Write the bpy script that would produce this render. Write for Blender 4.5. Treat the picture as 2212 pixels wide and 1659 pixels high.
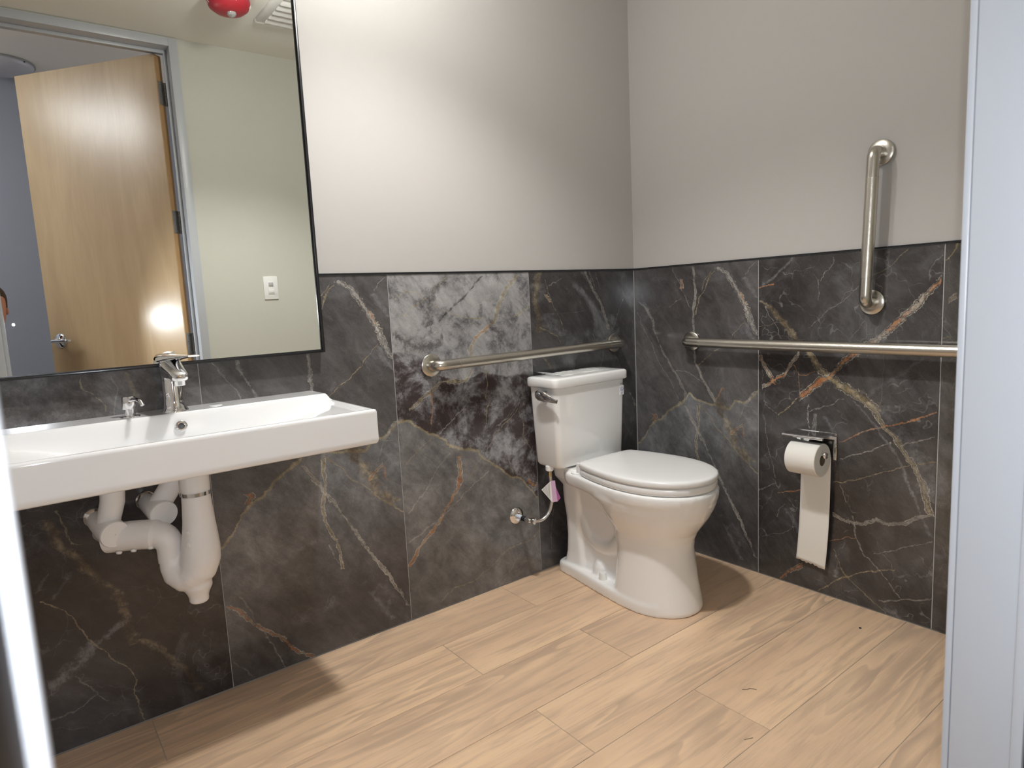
import bpy, bmesh, math, random
from mathutils import Vector, Matrix
for o in list(bpy.data.objects): bpy.data.objects.remove(o)
sc = bpy.context.scene
COL = sc.collection
PI = math.pi
random.seed(5)

# ------------------------------------------------------------------ camera, world, lights, exposure
CAMP = Vector((-2.2349, -1.9899, 1.118))
YAW, PITCH, ROLL, FPX = 0.6532, 0.1295, -0.049, 1408.0
fw = Vector((math.sin(YAW)*math.cos(PITCH), math.cos(YAW)*math.cos(PITCH), -math.sin(PITCH)))
rt = Vector((math.cos(YAW), -math.sin(YAW), 0))
up = rt.cross(fw)
c_, s_ = math.cos(ROLL), math.sin(ROLL)
rt2 = rt*c_ + up*s_
up2 = up*c_ - rt*s_
cam = bpy.data.cameras.new('camera')
cam.sensor_fit = 'HORIZONTAL'; cam.sensor_width = 36
cam.lens = 36*FPX/2212
cam.clip_start = 0.005
cam.dof.use_dof = True; cam.dof.focus_distance = 2.3; cam.dof.aperture_fstop = 9.0
camo = bpy.data.objects.new('camera', cam); COL.objects.link(camo)
camo.matrix_world = Matrix(((rt2.x, up2.x, -fw.x, CAMP.x), (rt2.y, up2.y, -fw.y, CAMP.y), (rt2.z, up2.z, -fw.z, CAMP.z), (0, 0, 0, 1)))
sc.camera = camo

w = bpy.data.worlds.new('world'); sc.world = w; w.use_nodes = True
w.node_tree.nodes['Background'].inputs[0].default_value = (0.9, 0.93, 1, 1)
w.node_tree.nodes['Background'].inputs[1].default_value = 0.05

def lamp(kind, name, loc, aim, energy, color, **kw):
    l = bpy.data.lights.new(name, kind); l.energy = energy; l.color = color
    for k, v in kw.items(): setattr(l, k, v)
    o = bpy.data.objects.new(name, l); COL.objects.link(o); o.location = loc
    d = (Vector(aim)-Vector(loc))
    o.rotation_euler = d.to_track_quat('-Z', 'Y').to_euler()
    return o
# recessed ceiling downlight with a wide cut-off, the phone's flash beside its lens, added ceiling and corridor fills
lamp('SPOT', 'ceiling_downlight', (-1.28, -0.76, 2.46), (-1.28, -0.76, 0), 42, (1.0, 0.985, 0.965), spot_size=math.radians(116), spot_blend=0.55, shadow_soft_size=0.05)
lamp('POINT', 'ceiling_fill', (-1.28, -0.50, 2.33), (-1.28, -0.5, 0), 7.8, (1.0, 0.985, 0.955), shadow_soft_size=0.05)  # added point fill that lifts ceiling and upper walls, no fixture behind it
lamp('SPOT', 'phone_flash', (-2.2050, -1.9895, 1.112), CAMP+fw*2, 12, (0.88, 0.93, 1.0), spot_size=math.radians(130), spot_blend=0.6, shadow_soft_size=0.004)
lamp('AREA', 'corridor_end_fill', (0.45, -2.55, 1.35), (-3, -2.55, 1.35), 12, (0.92, 0.93, 1.0), shape='RECTANGLE', size=2.1, size_y=1.2)  # added fill panel at the corridor's right end, no known source
lamp('AREA', 'corridor_door_fill', (-3.3, -2.25, 2.60), (-2.6, -2.5, 0), 22, (0.95, 0.96, 1.0), size=0.7)  # added fill that brightens the open door leaf
vs = sc.view_settings
vs.view_transform = 'Standard'; vs.look = 'None'; vs.exposure = 1.16; vs.gamma = 1.0; vs.use_curve_mapping = False
sc.cycles.max_bounces = 10; sc.cycles.diffuse_bounces = 5; sc.cycles.glossy_bounces = 5
sc.cycles.caustics_reflective = False; sc.cycles.caustics_refractive = False
sc.cycles.sample_clamp_indirect = 6.0
try: sc.cycles.use_denoising = True
except Exception: pass

# ------------------------------------------------------------------ material helpers
class NT:
    def __init__(s, name, rough=0.5, metal=0.0, col=(0.5, 0.5, 0.5), spec=0.5, coat=0.0):
        s.m = bpy.data.materials.new(name); s.m.use_nodes = True
        s.t = s.m.node_tree; s.b = s.t.nodes['Principled BSDF']
        s.b.inputs['Roughness'].default_value = rough; s.b.inputs['Metallic'].default_value = metal
        s.b.inputs['Base Color'].default_value = (*col, 1); s.b.inputs['Specular IOR Level'].default_value = spec
        s.b.inputs['Coat Weight'].default_value = coat; s.b.inputs['Coat Roughness'].default_value = 0.04
    def n(s, typ, ins=None, **kw):
        nd = s.t.nodes.new(typ)
        for k, v in kw.items(): setattr(nd, k, v)
        if ins:
            for k, v in ins.items():
                if isinstance(v, bpy.types.NodeSocket): s.t.links.new(v, nd.inputs[k])
                else: nd.inputs[k].default_value = v
        return nd
    def link(s, a, b): s.t.links.new(a, b)
    def math(s, op, a, b=0.0, c=None, clamp=False):
        ins = {0: a, 1: b}
        if c is not None: ins[2] = c
        nd = s.n('ShaderNodeMath', ins, operation=op, use_clamp=clamp); return nd.outputs[0]
    def mix(s, f, a, b, blend='MIX'):
        nd = s.n('ShaderNodeMix', None, data_type='RGBA', blend_type=blend)
        for i, v in ((0, f), (6, a), (7, b)):
            if isinstance(v, bpy.types.NodeSocket): s.link(v, nd.inputs[i])
            else: nd.inputs[i].default_value = v if i == 0 else (*v, 1)
        return nd.outputs[2]
    def noise(s, vec, scale, detail=3, rough=0.5, dist=0.0):
        nd = s.n('ShaderNodeTexNoise', {'Vector': vec, 'Scale': scale, 'Detail': detail, 'Roughness': rough, 'Distortion': dist}); return nd
    def rng(s, v, a, b, c=0.0, d=1.0, smooth=True):
        nd = s.n('ShaderNodeMapRange', {0: v, 1: a, 2: b, 3: c, 4: d}, interpolation_type='SMOOTHSTEP' if smooth else 'LINEAR'); return nd.outputs[0]
    def bump(s, h, strength=0.2, dist=0.002):
        nd = s.n('ShaderNodeBump', {'Height': h, 'Strength': strength, 'Distance': dist}); s.link(nd.outputs[0], s.b.inputs['Normal'])
    def obj(s): return s.n('ShaderNodeTexCoord').outputs['Object']

def noisy(name, col, rough, metal=0.0, var=0.04, scale=30, bump=0.0, bscale=200, spec=0.5, coat=0.0, bdist=0.001):
    k = NT(name, rough, metal, col, spec, coat); o = k.obj()
    n = k.noise(o, scale, 3)
    a = tuple(max(0, c*(1-var)) for c in col); b = tuple(min(1, c*(1+var)) for c in col)
    k.link(k.mix(n.outputs[0], a, b), k.b.inputs['Base Color'])
    if bump: k.bump(k.noise(o, bscale, 2).outputs[0], bump, bdist)
    return k.m

M = {}
M['paint'] = noisy('wall_paint', (0.462, 0.443, 0.425), 0.62, var=0.015, bump=0.12, bscale=260, bdist=0.0006, spec=0.3)
M['paint_front'] = noisy('wall_paint_beige', (0.56, 0.56, 0.50), 0.62, var=0.015, bump=0.12, bscale=260, bdist=0.0006, spec=0.3)
M['ceil'] = noisy('ceiling_paint', (0.84, 0.84, 0.79), 0.7, var=0.01, bump=0.08, bscale=200, bdist=0.0005, spec=0.3)
M['corr'] = noisy('corridor_paint', (0.265, 0.275, 0.325), 0.6, var=0.02, bump=0.1, bscale=200, bdist=0.0005)
M['corrceil'] = noisy('corridor_ceiling_paint', (0.72, 0.67, 0.60), 0.7, var=0.02)
M['corrfloor'] = noisy('corridor_floor', (0.42, 0.36, 0.29), 0.5, var=0.1)
M['grout'] = noisy('grout', (0.42, 0.41, 0.40), 0.85, var=0.08, scale=90)
M['floor_grout'] = noisy('floor_grout', (0.50, 0.45, 0.38), 0.85, var=0.2, scale=14)
M['black'] = noisy('black_anodised', (0.012, 0.012, 0.014), 0.22, 0.0, var=0.1, spec=0.6)
M['rubber'] = noisy('black_rubber', (0.010, 0.011, 0.015), 0.6, var=0.2)
M['jamb'] = noisy('frame_enamel', (0.46, 0.48, 0.51), 0.35, var=0.012, bump=0.05, bscale=120, bdist=0.0006)
M['porc'] = noisy('porcelain', (0.86, 0.86, 0.85), 0.07, var=0.006, scale=4, coat=0.6)
M['sinkporc'] = noisy('sink_porcelain', (0.84, 0.84, 0.84), 0.06, var=0.006, scale=4, coat=0.6)
M['plastic'] = noisy('white_plastic', (0.80, 0.80, 0.79), 0.22, var=0.006, scale=6)
M['wrap'] = noisy('white_vinyl_wrap', (0.84, 0.825, 0.815), 0.42, var=0.03, scale=20, bump=0.5, bscale=36, bdist=0.003)
M['chrome'] = noisy('chrome', (0.86, 0.86, 0.87), 0.05, 1.0, var=0.01)
M['steel'] = noisy('satin_steel', (0.60, 0.57, 0.51), 0.27, 1.0, var=0.05, scale=300, bump=0.10, bscale=150, bdist=0.0004)
M['peened'] = noisy('peened_steel', (0.60, 0.565, 0.50), 0.30, 1.0, var=0.16, scale=420, bump=0.55, bscale=380, bdist=0.0007)
M['hinge'] = noisy('hinge_steel', (0.36, 0.355, 0.35), 0.35, 0.6, var=0.1, scale=90)
M['mirror'] = noisy('mirror_silver', (0.93, 0.95, 0.92), 0.0, 1.0, var=0.001)
M['paper'] = noisy('tissue_paper', (0.84, 0.82, 0.77), 0.9, var=0.03, scale=300, bump=0.4, bscale=500, bdist=0.0008)
M['card'] = noisy('cardboard', (0.20, 0.15, 0.09), 0.9, var=0.1)
M['red'] = noisy('red_plastic', (0.40, 0.022, 0.035), 0.4, var=0.03)
M['whiteink'] = noisy('white_print', (0.85, 0.84, 0.82), 0.5, var=0.01)
M['darkink'] = noisy('dark_print', (0.05, 0.05, 0.055), 0.5, var=0.05)
M['blueink'] = noisy('blue_print', (0.10, 0.11, 0.30), 0.5, var=0.05)
M['sticker'] = noisy('pale_sticker', (0.80, 0.80, 0.85), 0.3, var=0.01)
M['tagpink'] = noisy('pink_tag_print', (0.62, 0.42, 0.60), 0.5, var=0.15, scale=400)
M['tagpurple'] = noisy('purple_tag_print', (0.42, 0.12, 0.35), 0.5, var=0.2, scale=300)
M['skin'] = noisy('skin', (0.55, 0.27, 0.20), 0.5, var=0.08, scale=25)
M['hair'] = noisy('brown_hair', (0.055, 0.035, 0.022), 0.6, var=0.5, scale=160, bump=0.6, bscale=160, bdist=0.003)
M['shirt'] = noisy('dark_shirt', (0.035, 0.035, 0.05), 0.8, var=0.2, scale=60)
M['jeans'] = noisy('jeans', (0.05, 0.07, 0.12), 0.85, var=0.2, scale=90)
M['eye'] = noisy('eye_white', (0.75, 0.72, 0.68), 0.2, var=0.02)
M['vent'] = noisy('vent_plastic', (0.74, 0.74, 0.71), 0.4, var=0.01)
M['ventdark'] = noisy('vent_shadow', (0.06, 0.06, 0.06), 0.8, var=0.1)
M['valvewhite'] = noisy('blue_white_sleeve', (0.62, 0.70, 0.80), 0.3, var=0.02)
M['brass'] = noisy('pale_brass', (0.62, 0.52, 0.32), 0.25, 1.0, var=0.03)
M['braid'] = noisy('braided_steel', (0.72, 0.72, 0.72), 0.25, 1.0, var=0.25, scale=500, bump=0.6, bscale=600, bdist=0.0006)
M['film'] = None
k = NT('clear_film', 0.08, 0.0, (0.93, 0.93, 0.92), 0.5)
k.b.inputs['Transmission Weight'].default_value = 0.0
k.b.inputs['Alpha'].default_value = 0.42
k.bump(k.noise(k.obj(), 60, 3).outputs[0], 0.3, 0.002)
M['film'] = k.m
k = NT('strobe_lens', 0.05, 0.0, (0.8, 0.8, 0.78)); k.b.inputs['Transmission Weight'].default_value = 0.6
k.bump(k.n('ShaderNodeTexVoronoi', {'Vector': k.obj(), 'Scale': 160}).outputs[0], 0.8, 0.003); M['lens'] = k.m

# maple veneer
def veneer(name):
    k = NT(name, 0.30, 0, (0.6, 0.43, 0.26), 0.5)
    o = k.obj()
    mp = k.n('ShaderNodeMapping', {'Vector': o, 'Scale': (3.5, 3.5, 0.55)}).outputs[0]
    mf = k.n('ShaderNodeMapping', {'Vector': o, 'Scale': (40, 40, 1.6)}).outputs[0]
    a = k.noise(mp, 2.0, 4, 0.6, 1.2).outputs[0]; f = k.noise(mf, 3.0, 4, 0.7).outputs[0]
    sx = k.n('ShaderNodeSeparateXYZ', {0: o}).outputs[0]
    leaf = k.n('ShaderNodeTexWhiteNoise', {'W': k.math('FLOOR', k.math('MULTIPLY', sx, 4.3))}, noise_dimensions='1D').outputs[0]
    c = k.mix(k.rng(a, 0.3, 0.7), (0.43, 0.30, 0.172), (0.505, 0.365, 0.215))
    c = k.mix(k.math('MULTIPLY', k.rng(f, 0.45, 0.75), 0.35), c, (0.38, 0.24, 0.12))
    c = k.mix(k.math('MULTIPLY', leaf, 0.22), c, (0.44, 0.31, 0.18))
    k.link(c, k.b.inputs['Base Color']); return k.m
M['maple'] = veneer('maple_veneer')
M['edgeband'] = noisy('maple_edge_band', (0.50, 0.31, 0.145), 0.35, var=0.06, scale=20)

# wood look floor tile
def floor_wood():
    k = NT('wood_look_tile', 0.33, 0, (0.807, 0.623, 0.457), 0.45)
    o = k.obj(); rnd = k.n('ShaderNodeObjectInfo').outputs['Random']
    off = k.n('ShaderNodeCombineXYZ', {0: k.math('MULTIPLY', rnd, 37.0), 1: k.math('MULTIPLY', rnd, 91.0), 2: 0.0}).outputs[0]
    v = k.n('ShaderNodeVectorMath', {0: o, 1: off}, operation='ADD').outputs[0]
    m1 = k.n('ShaderNodeMapping', {'Vector': v, 'Scale': (0.36, 3.4, 1)}).outputs[0]
    m2 = k.n('ShaderNodeMapping', {'Vector': v, 'Scale': (2.0, 26, 1)}).outputs[0]
    m3 = k.n('ShaderNodeMapping', {'Vector': v, 'Scale': (9.0, 160, 1)}).outputs[0]
    big = k.noise(m1, 1.9, 3, 0.45, 0.35).outputs[0]
    rings = k.math('FRACT', k.math('MULTIPLY', big, 15.0))
    ring = k.math('MULTIPLY', k.rng(rings, 0.0, 0.85), k.rng(rings, 1.0, 0.87))
    rmask = k.rng(k.noise(m1, 1.3, 2).outputs[0], 0.42, 0.66)
    stre = k.noise(m2, 1.4, 5, 0.65, 0.4).outputs[0]; fine = k.noise(m3, 1.0, 4, 0.7).outputs[0]
    c = k.mix(k.rng(big, 0.32, 0.68), (0.807, 0.576, 0.374), (0.671, 0.464, 0.305))
    c = k.mix(k.math('MULTIPLY', k.rng(stre, 0.45, 0.68), 0.80), c, (0.517, 0.359, 0.252))
    c = k.mix(k.math('MULTIPLY', k.math('MULTIPLY', ring, rmask), 0.75), c, (0.443, 0.312, 0.221))
    c = k.mix(k.math('MULTIPLY', k.rng(fine, 0.48, 0.75), 0.35), c, (0.483, 0.346, 0.244))
    c = k.mix(k.math('MULTIPLY', k.rng(k.noise(v, 5.0, 2).outputs[0], 0.5, 0.75), 0.25), c, (0.886, 0.623, 0.412))
    c = k.mix(k.math('MULTIPLY', rnd, 0.12), c, (0.699, 0.554, 0.427))
    k.link(c, k.b.inputs['Base Color'])
    k.link(k.rng(fine, 0.2, 0.8, 0.30, 0.44), k.b.inputs['Roughness'])
    k.bump(fine, 0.12, 0.0006)
    return k.m
M['floor'] = floor_wood()

# veins traced on each slab print, in slab units (x/1.22, z/1.22)
# (axis of the parameter, colour, width m, strength, [(param, other), ...])
VEINS={
 'P':[
  ('v','w',0.022,0.9,[(0.768,0.498),(0.803,0.482),(0.839,0.462),(0.878,0.442),(0.92,0.419),(0.96,0.395),(0.986,0.357)]),
  ('v','o',0.012,0.9,[(0.862,0.454),(0.877,0.445),(0.899,0.432)]),
  ('v','g',0.008,0.8,[(0.835,0.263),(0.86,0.271),(0.891,0.286),(0.909,0.309),(0.957,0.331),(0.98,0.353)]),
  ('v','g',0.006,0.6,[(0.91,0.299),(0.928,0.302),(0.952,0.32),(0.978,0.342)]),
  ('v','w',0.01,0.7,[(0.542,0.342),(0.563,0.331),(0.597,0.316),(0.622,0.294),(0.647,0.283),(0.675,0.264),(0.784,0.262),(0.816,0.257),(0.845,0.255),(0.873,0.263),(0.908,0.271),(0.955,0.268),(0.993,0.254)]),
  ('v','o',0.016,0.8,[(0.919,0.213),(0.942,0.208),(0.958,0.21)]),
  ('v','w',0.005,0.5,[(0.854,0.247),(0.887,0.229),(0.916,0.213),(0.955,0.194),(0.999,0.167)]),
  ('v','w',0.01,0.55,[(0.541,0.227),(0.567,0.223),(0.608,0.196),(0.653,0.164),(0.699,0.135),(0.746,0.107),(0.78,0.09),(0.824,0.08),(0.858,0.057),(0.886,0.018)]),
  ('v','s',0.022,0.5,[(0.824,0.08),(0.848,0.066),(0.886,0.036)]),
  ('v','w',0.005,0.5,[(0.538,0.198),(0.577,0.174),(0.635,0.134),(0.674,0.105),(0.735,0.076),(0.796,0.042),(0.845,0.008)]),
  ('u','w',0.004,0.4,[(0.16,0.863),(0.189,0.881),(0.209,0.892)]),
  ('u','g',0.005,0.8,[(0.273,0.659),(0.317,0.69),(0.354,0.72),(0.401,0.758),(0.425,0.782),(0.46,0.815)]),
  ('u','w',0.006,0.5,[(0.18,0.641),(0.228,0.637),(0.267,0.62),(0.298,0.609)]),
  ('v','o',0.009,0.6,[(0.542,0.342),(0.565,0.353),(0.605,0.371)]),
  ('v','o',0.006,0.5,[(0.552,0.38),(0.571,0.378),(0.605,0.373)]),
  ('v','w',0.01,0.8,[(0.543,0.448),(0.563,0.465),(0.579,0.478),(0.596,0.496)]),
  ('v','w',0.01,0.8,[(0.043,0.49),(0.079,0.476),(0.12,0.45),(0.162,0.429),(0.216,0.403),(0.262,0.372),(0.314,0.345),(0.362,0.317),(0.422,0.28),(0.475,0.247),(0.526,0.223)]),
  ('u','g',0.008,0.7,[(0.277,0.535),(0.319,0.495),(0.355,0.448),(0.391,0.417),(0.425,0.387),(0.459,0.362),(0.497,0.33)]),
  ('v','g',0.01,0.8,[(0.214,0.307),(0.259,0.301),(0.316,0.279),(0.359,0.263),(0.404,0.264),(0.451,0.275),(0.493,0.271),(0.53,0.275)]),
  ('v','b',0.045,0.75,[(0.365,0.48),(0.402,0.421),(0.447,0.408),(0.483,0.387),(0.512,0.36),(0.566,0.352)]),
  ('u','o',0.01,0.7,[(0.395,0.437),(0.417,0.456),(0.443,0.482)]),
  ('v','o',0.008,0.6,[(0.426,0.449),(0.452,0.445),(0.482,0.439)]),
  ('v','w',0.004,0.6,[(0.488,0.43),(0.524,0.443),(0.556,0.456)]),
  ('v','w',0.004,0.4,[(0.374,0.345),(0.411,0.349),(0.432,0.359)]),
  ('v','s',0.02,0.6,[(0.018,0.446),(0.063,0.419),(0.096,0.393),(0.132,0.371)]),
  ('v','o',0.022,0.7,[(0.446,0.076),(0.467,0.09),(0.48,0.071)]),
  ('v','w',0.006,0.6,[(0.214,0.309),(0.252,0.285),(0.298,0.262)]),
  ('v','o',0.01,0.7,[(0.003,0.201),(0.032,0.168),(0.063,0.141),(0.103,0.107),(0.133,0.078),(0.161,0.052),(0.192,0.031),(0.212,0.003)]),
  ('v','w',0.007,0.5,[(0.004,0.128),(0.042,0.113),(0.083,0.098),(0.133,0.078),(0.182,0.058),(0.223,0.038)]),
  ('u','s',0.014,0.5,[(0.131,0.274),(0.153,0.278),(0.181,0.29),(0.209,0.306),(0.241,0.313)]),
  ('v','w',0.005,0.35,[(0.006,0.055),(0.034,0.033),(0.065,0.005)]),
  ('u','w',0.005,0.5,[(0.45,0.955),(0.47,0.974),(0.495,0.993)]),
  ('v','s',0.022,0.7,[(0.885,0.499),(0.904,0.481),(0.923,0.465),(0.951,0.451)]),
  ('v','s',0.026,0.8,[(0.736,0.501),(0.75,0.485),(0.774,0.47),(0.805,0.466)]),
 ],
 'Q':[
  ('u','g',0.006,0.8,[(0.007,0.936),(0.046,0.949),(0.085,0.949),(0.105,0.932),(0.134,0.911),(0.172,0.894),(0.204,0.884),(0.246,0.873),(0.28,0.866),(0.308,0.863)]),
  ('u','g',0.007,0.8,[(0.02,0.887),(0.041,0.888),(0.057,0.902),(0.079,0.914),(0.105,0.929),(0.127,0.936),(0.158,0.965),(0.192,0.994)]),
  ('u','w',0.006,0.8,[(0.048,0.788),(0.09,0.812),(0.122,0.828),(0.162,0.848),(0.195,0.862),(0.247,0.885),(0.283,0.903),(0.326,0.918),(0.349,0.94),(0.372,0.965),(0.396,0.994)]),
  ('v','g',0.018,0.8,[(0.749,0.265),(0.773,0.26),(0.792,0.275),(0.813,0.294),(0.834,0.324),(0.861,0.358),(0.896,0.371),(0.927,0.388),(0.958,0.416),(0.993,0.452)]),
  ('u','o',0.013,0.9,[(0.265,0.778),(0.277,0.8),(0.294,0.813),(0.316,0.829),(0.339,0.842)]),
  ('u','g',0.012,0.8,[(0.038,0.619),(0.083,0.646),(0.123,0.668),(0.15,0.682),(0.209,0.681),(0.244,0.688),(0.263,0.715)]),
  ('u','g',0.01,0.7,[(0.425,0.861),(0.452,0.871),(0.5,0.893)]),
  ('v','g',0.008,0.8,[(0.533,0.304),(0.563,0.306),(0.597,0.315),(0.617,0.302),(0.659,0.316),(0.701,0.311),(0.765,0.319)]),
  ('v','o',0.008,0.7,[(0.564,0.105),(0.619,0.113),(0.664,0.116)]),
  ('u','d',0.007,0.8,[(0.15,0.859),(0.177,0.88),(0.198,0.893),(0.243,0.927),(0.276,0.959),(0.32,0.992)]),
  ('v','d',0.045,0.7,[(0.848,0.12),(0.864,0.118),(0.902,0.121),(0.934,0.133),(0.952,0.144),(0.978,0.181)]),
  ('u','d',0.05,0.7,[(0.01,0.836),(0.035,0.813),(0.079,0.794),(0.142,0.799),(0.166,0.822)]),
  ('v','d',0.045,0.7,[(0.791,0.364),(0.819,0.377),(0.839,0.349)]),
  ('u','w',0.004,0.7,[(0.351,0.526),(0.386,0.542),(0.426,0.576),(0.46,0.618)]),
  ('u','g',0.005,0.8,[(0.292,0.441),(0.335,0.494),(0.372,0.525),(0.432,0.566)]),
  ('u','w',0.003,0.6,[(0.342,0.52),(0.373,0.538),(0.401,0.571)]),
  ('v','g',0.005,0.8,[(0.404,0.49),(0.428,0.472),(0.471,0.447),(0.505,0.449),(0.562,0.432)]),
  ('v','w',0.006,0.5,[(0.353,0.398),(0.397,0.387),(0.437,0.377),(0.509,0.369)]),
  ('v','o',0.014,1,[(0.162,0.006),(0.203,0.041),(0.236,0.078),(0.278,0.117),(0.31,0.146),(0.36,0.191),(0.406,0.201),(0.454,0.197)]),
  ('u','w',0.009,0.6,[(0.009,0.228),(0.062,0.256),(0.117,0.281),(0.174,0.312),(0.238,0.354),(0.308,0.388)]),
  ('u','w',0.006,0.7,[(0.008,0.318),(0.035,0.341),(0.076,0.377),(0.123,0.426),(0.171,0.471)]),
  ('u','g',0.006,0.7,[(0.011,0.461),(0.059,0.495),(0.109,0.529)]),
  ('u','g',0.008,0.55,[(0.098,0.018),(0.15,0.049),(0.227,0.054),(0.303,0.082),(0.362,0.112),(0.443,0.116),(0.5,0.141)]),
  ('u','w',0.005,0.4,[(0.304,0.009),(0.368,0.045),(0.419,0.087)]),
  ('v','s',0.012,0.4,[(0.185,0.315),(0.242,0.274),(0.304,0.225)]),
  ('v','w',0.005,0.5,[(0.426,0.123),(0.453,0.103),(0.476,0.083)]),
  ('u','g',0.006,0.7,[(0.225,0.377),(0.261,0.422),(0.287,0.437)]),
  ('u','o',0.022,0.8,[(0.455,0.328),(0.47,0.307),(0.498,0.301)]),
  ('u','w',0.007,0.7,[(0.126,0.531),(0.168,0.557),(0.211,0.586),(0.241,0.609)]),
 ],
 'S':[
  ('v','w',0.01,0.55,[(0.787,0.358),(0.815,0.349),(0.85,0.336),(0.888,0.32),(0.917,0.304),(0.935,0.288),(0.966,0.266),(0.997,0.248)]),
  ('v','s',0.028,0.6,[(0.957,0.272),(0.976,0.253),(0.998,0.234)]),
  ('v','w',0.004,0.6,[(0.932,0.302),(0.961,0.289),(0.997,0.271)]),
  ('v','w',0.003,0.5,[(0.934,0.329),(0.97,0.31),(0.994,0.301)]),
  ('v','w',0.004,0.5,[(0.787,0.369),(0.822,0.395),(0.854,0.411),(0.908,0.442)]),
  ('v','w',0.004,0.4,[(0.772,0.336),(0.815,0.317),(0.831,0.287),(0.901,0.29)]),
  ('v','g',0.004,0.5,[(0.749,0.307),(0.763,0.291),(0.783,0.278)]),
  ('v','o',0.016,0.8,[(0.902,0.09),(0.916,0.082),(0.93,0.075)]),
  ('v','g',0.004,0.6,[(0.804,0.141),(0.85,0.125),(0.892,0.102),(0.939,0.083),(0.984,0.068)]),
  ('u','w',0.005,0.4,[(0.084,0.959),(0.119,0.969),(0.144,0.983)]),
  ('v','b',0.035,0.6,[(0.8,0.034),(0.834,0.036),(0.88,0.029),(0.914,0.025),(0.958,0.031),(0.996,0.036)]),
  ('u','g',0.006,0.6,[(0.035,0.818),(0.073,0.807),(0.109,0.788),(0.132,0.756)]),
  ('v','s',0.055,0.6,[(0.785,0.147),(0.824,0.086),(0.867,0.067)]),
  ('v','b',0.008,0.7,[(0.672,0.075),(0.699,0.064),(0.721,0.05)]),
  ('v','w',0.004,0.5,[(0.664,0.312),(0.693,0.322),(0.722,0.332)]),
  ('v','w',0.004,0.45,[(0.652,0.414),(0.681,0.397),(0.705,0.383)]),
  ('v','w',0.003,0.5,[(0.065,0.049),(0.154,0.056),(0.241,0.07)]),
  ('v','w',0.01,0.5,[(0.496,0.487),(0.527,0.472),(0.553,0.458)]),
 ],
 'V':[
  ('v','b',0.02,0.9,[(0.677,0.192),(0.713,0.163),(0.746,0.134),(0.767,0.111),(0.799,0.087),(0.83,0.063),(0.863,0.036),(0.876,0.0)]),
  ('u','g',0.028,0.9,[(0.163,0.713),(0.192,0.677),(0.22,0.651),(0.253,0.632),(0.285,0.617),(0.325,0.594),(0.367,0.569)]),
  ('v','g',0.016,0.9,[(0.305,0.494),(0.343,0.481),(0.385,0.471),(0.421,0.449),(0.461,0.422),(0.498,0.399),(0.531,0.368),(0.566,0.348),(0.597,0.32)]),
  ('v','s',0.06,0.6,[(0.343,0.5),(0.396,0.485),(0.454,0.455),(0.499,0.428),(0.539,0.398),(0.588,0.359)]),
  ('u','c',0.024,1,[(0.28,0.717),(0.322,0.742),(0.349,0.762),(0.383,0.791),(0.413,0.821),(0.439,0.848),(0.472,0.887),(0.499,0.911)]),
  ('u','o',0.022,1,[(0.129,0.585),(0.158,0.603),(0.192,0.634),(0.226,0.652),(0.252,0.686),(0.28,0.717),(0.295,0.724)]),
  ('u','g',0.008,1,[(0.068,0.527),(0.102,0.553),(0.129,0.585)]),
  ('v','c',0.014,0.9,[(0.618,0.061),(0.643,0.04),(0.681,0.018),(0.706,0.0)]),
  ('u','c',0.012,0.95,[(0.008,0.604),(0.05,0.634),(0.085,0.652),(0.101,0.679),(0.131,0.721)]),
  ('u','o',0.006,0.8,[(0.111,0.689),(0.128,0.658),(0.151,0.653),(0.182,0.67)]),
  ('v','w',0.004,0.7,[(0.757,0.077),(0.799,0.06),(0.837,0.036),(0.863,0.025)]),
  ('u','g',0.003,0.7,[(0.004,0.797),(0.043,0.802),(0.08,0.808)]),
  ('u','o',0.006,0.8,[(0.004,0.915),(0.029,0.919),(0.053,0.925)]),
  ('u','s',0.01,0.6,[(0.008,0.918),(0.049,0.944),(0.086,0.976),(0.109,0.996)]),
  ('u','w',0.004,0.5,[(0.153,0.79),(0.205,0.832),(0.255,0.863),(0.3,0.905)]),
  ('v','w',0.004,0.4,[(0.871,0.186),(0.895,0.186),(0.919,0.189),(0.949,0.173)]),
  ('v','w',0.004,0.5,[(0.924,0.192),(0.95,0.203),(0.964,0.221),(0.99,0.224)]),
  ('v','w',0.003,0.6,[(0.764,0.274),(0.79,0.293),(0.819,0.318)]),
  ('u','g',0.005,0.6,[(0.332,0.926),(0.366,0.948),(0.391,0.971),(0.425,0.997)]),
  ('u','s',0.014,0.5,[(0.325,0.611),(0.352,0.628),(0.389,0.659),(0.424,0.684),(0.463,0.719)]),
  ('u','c',0.007,0.9,[(0.248,0.468),(0.321,0.509),(0.368,0.527),(0.413,0.541),(0.459,0.562),(0.496,0.582)]),
  ('u','w',0.008,0.6,[(0.414,0.476),(0.443,0.497),(0.498,0.524)]),
  ('u','w',0.007,0.8,[(0.253,0.421),(0.315,0.452),(0.354,0.467),(0.392,0.485)]),
  ('u','g',0.006,0.8,[(0.237,0.351),(0.267,0.35),(0.324,0.377),(0.379,0.404),(0.434,0.426),(0.497,0.453)]),
  ('v','s',0.01,0.8,[(0.249,0.496),(0.289,0.477),(0.337,0.458),(0.378,0.435),(0.423,0.416),(0.48,0.384),(0.548,0.336),(0.594,0.291)]),
  ('v','w',0.008,0.6,[(0.059,0.425),(0.088,0.394),(0.122,0.366),(0.155,0.329),(0.201,0.303),(0.265,0.293)]),
  ('u','w',0.011,0.65,[(0.238,0.252),(0.277,0.241),(0.319,0.245),(0.358,0.266),(0.39,0.257),(0.442,0.278),(0.473,0.3),(0.498,0.31)]),
  ('u','o',0.004,0.8,[(0.226,0.169),(0.261,0.182),(0.303,0.197)]),
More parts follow.
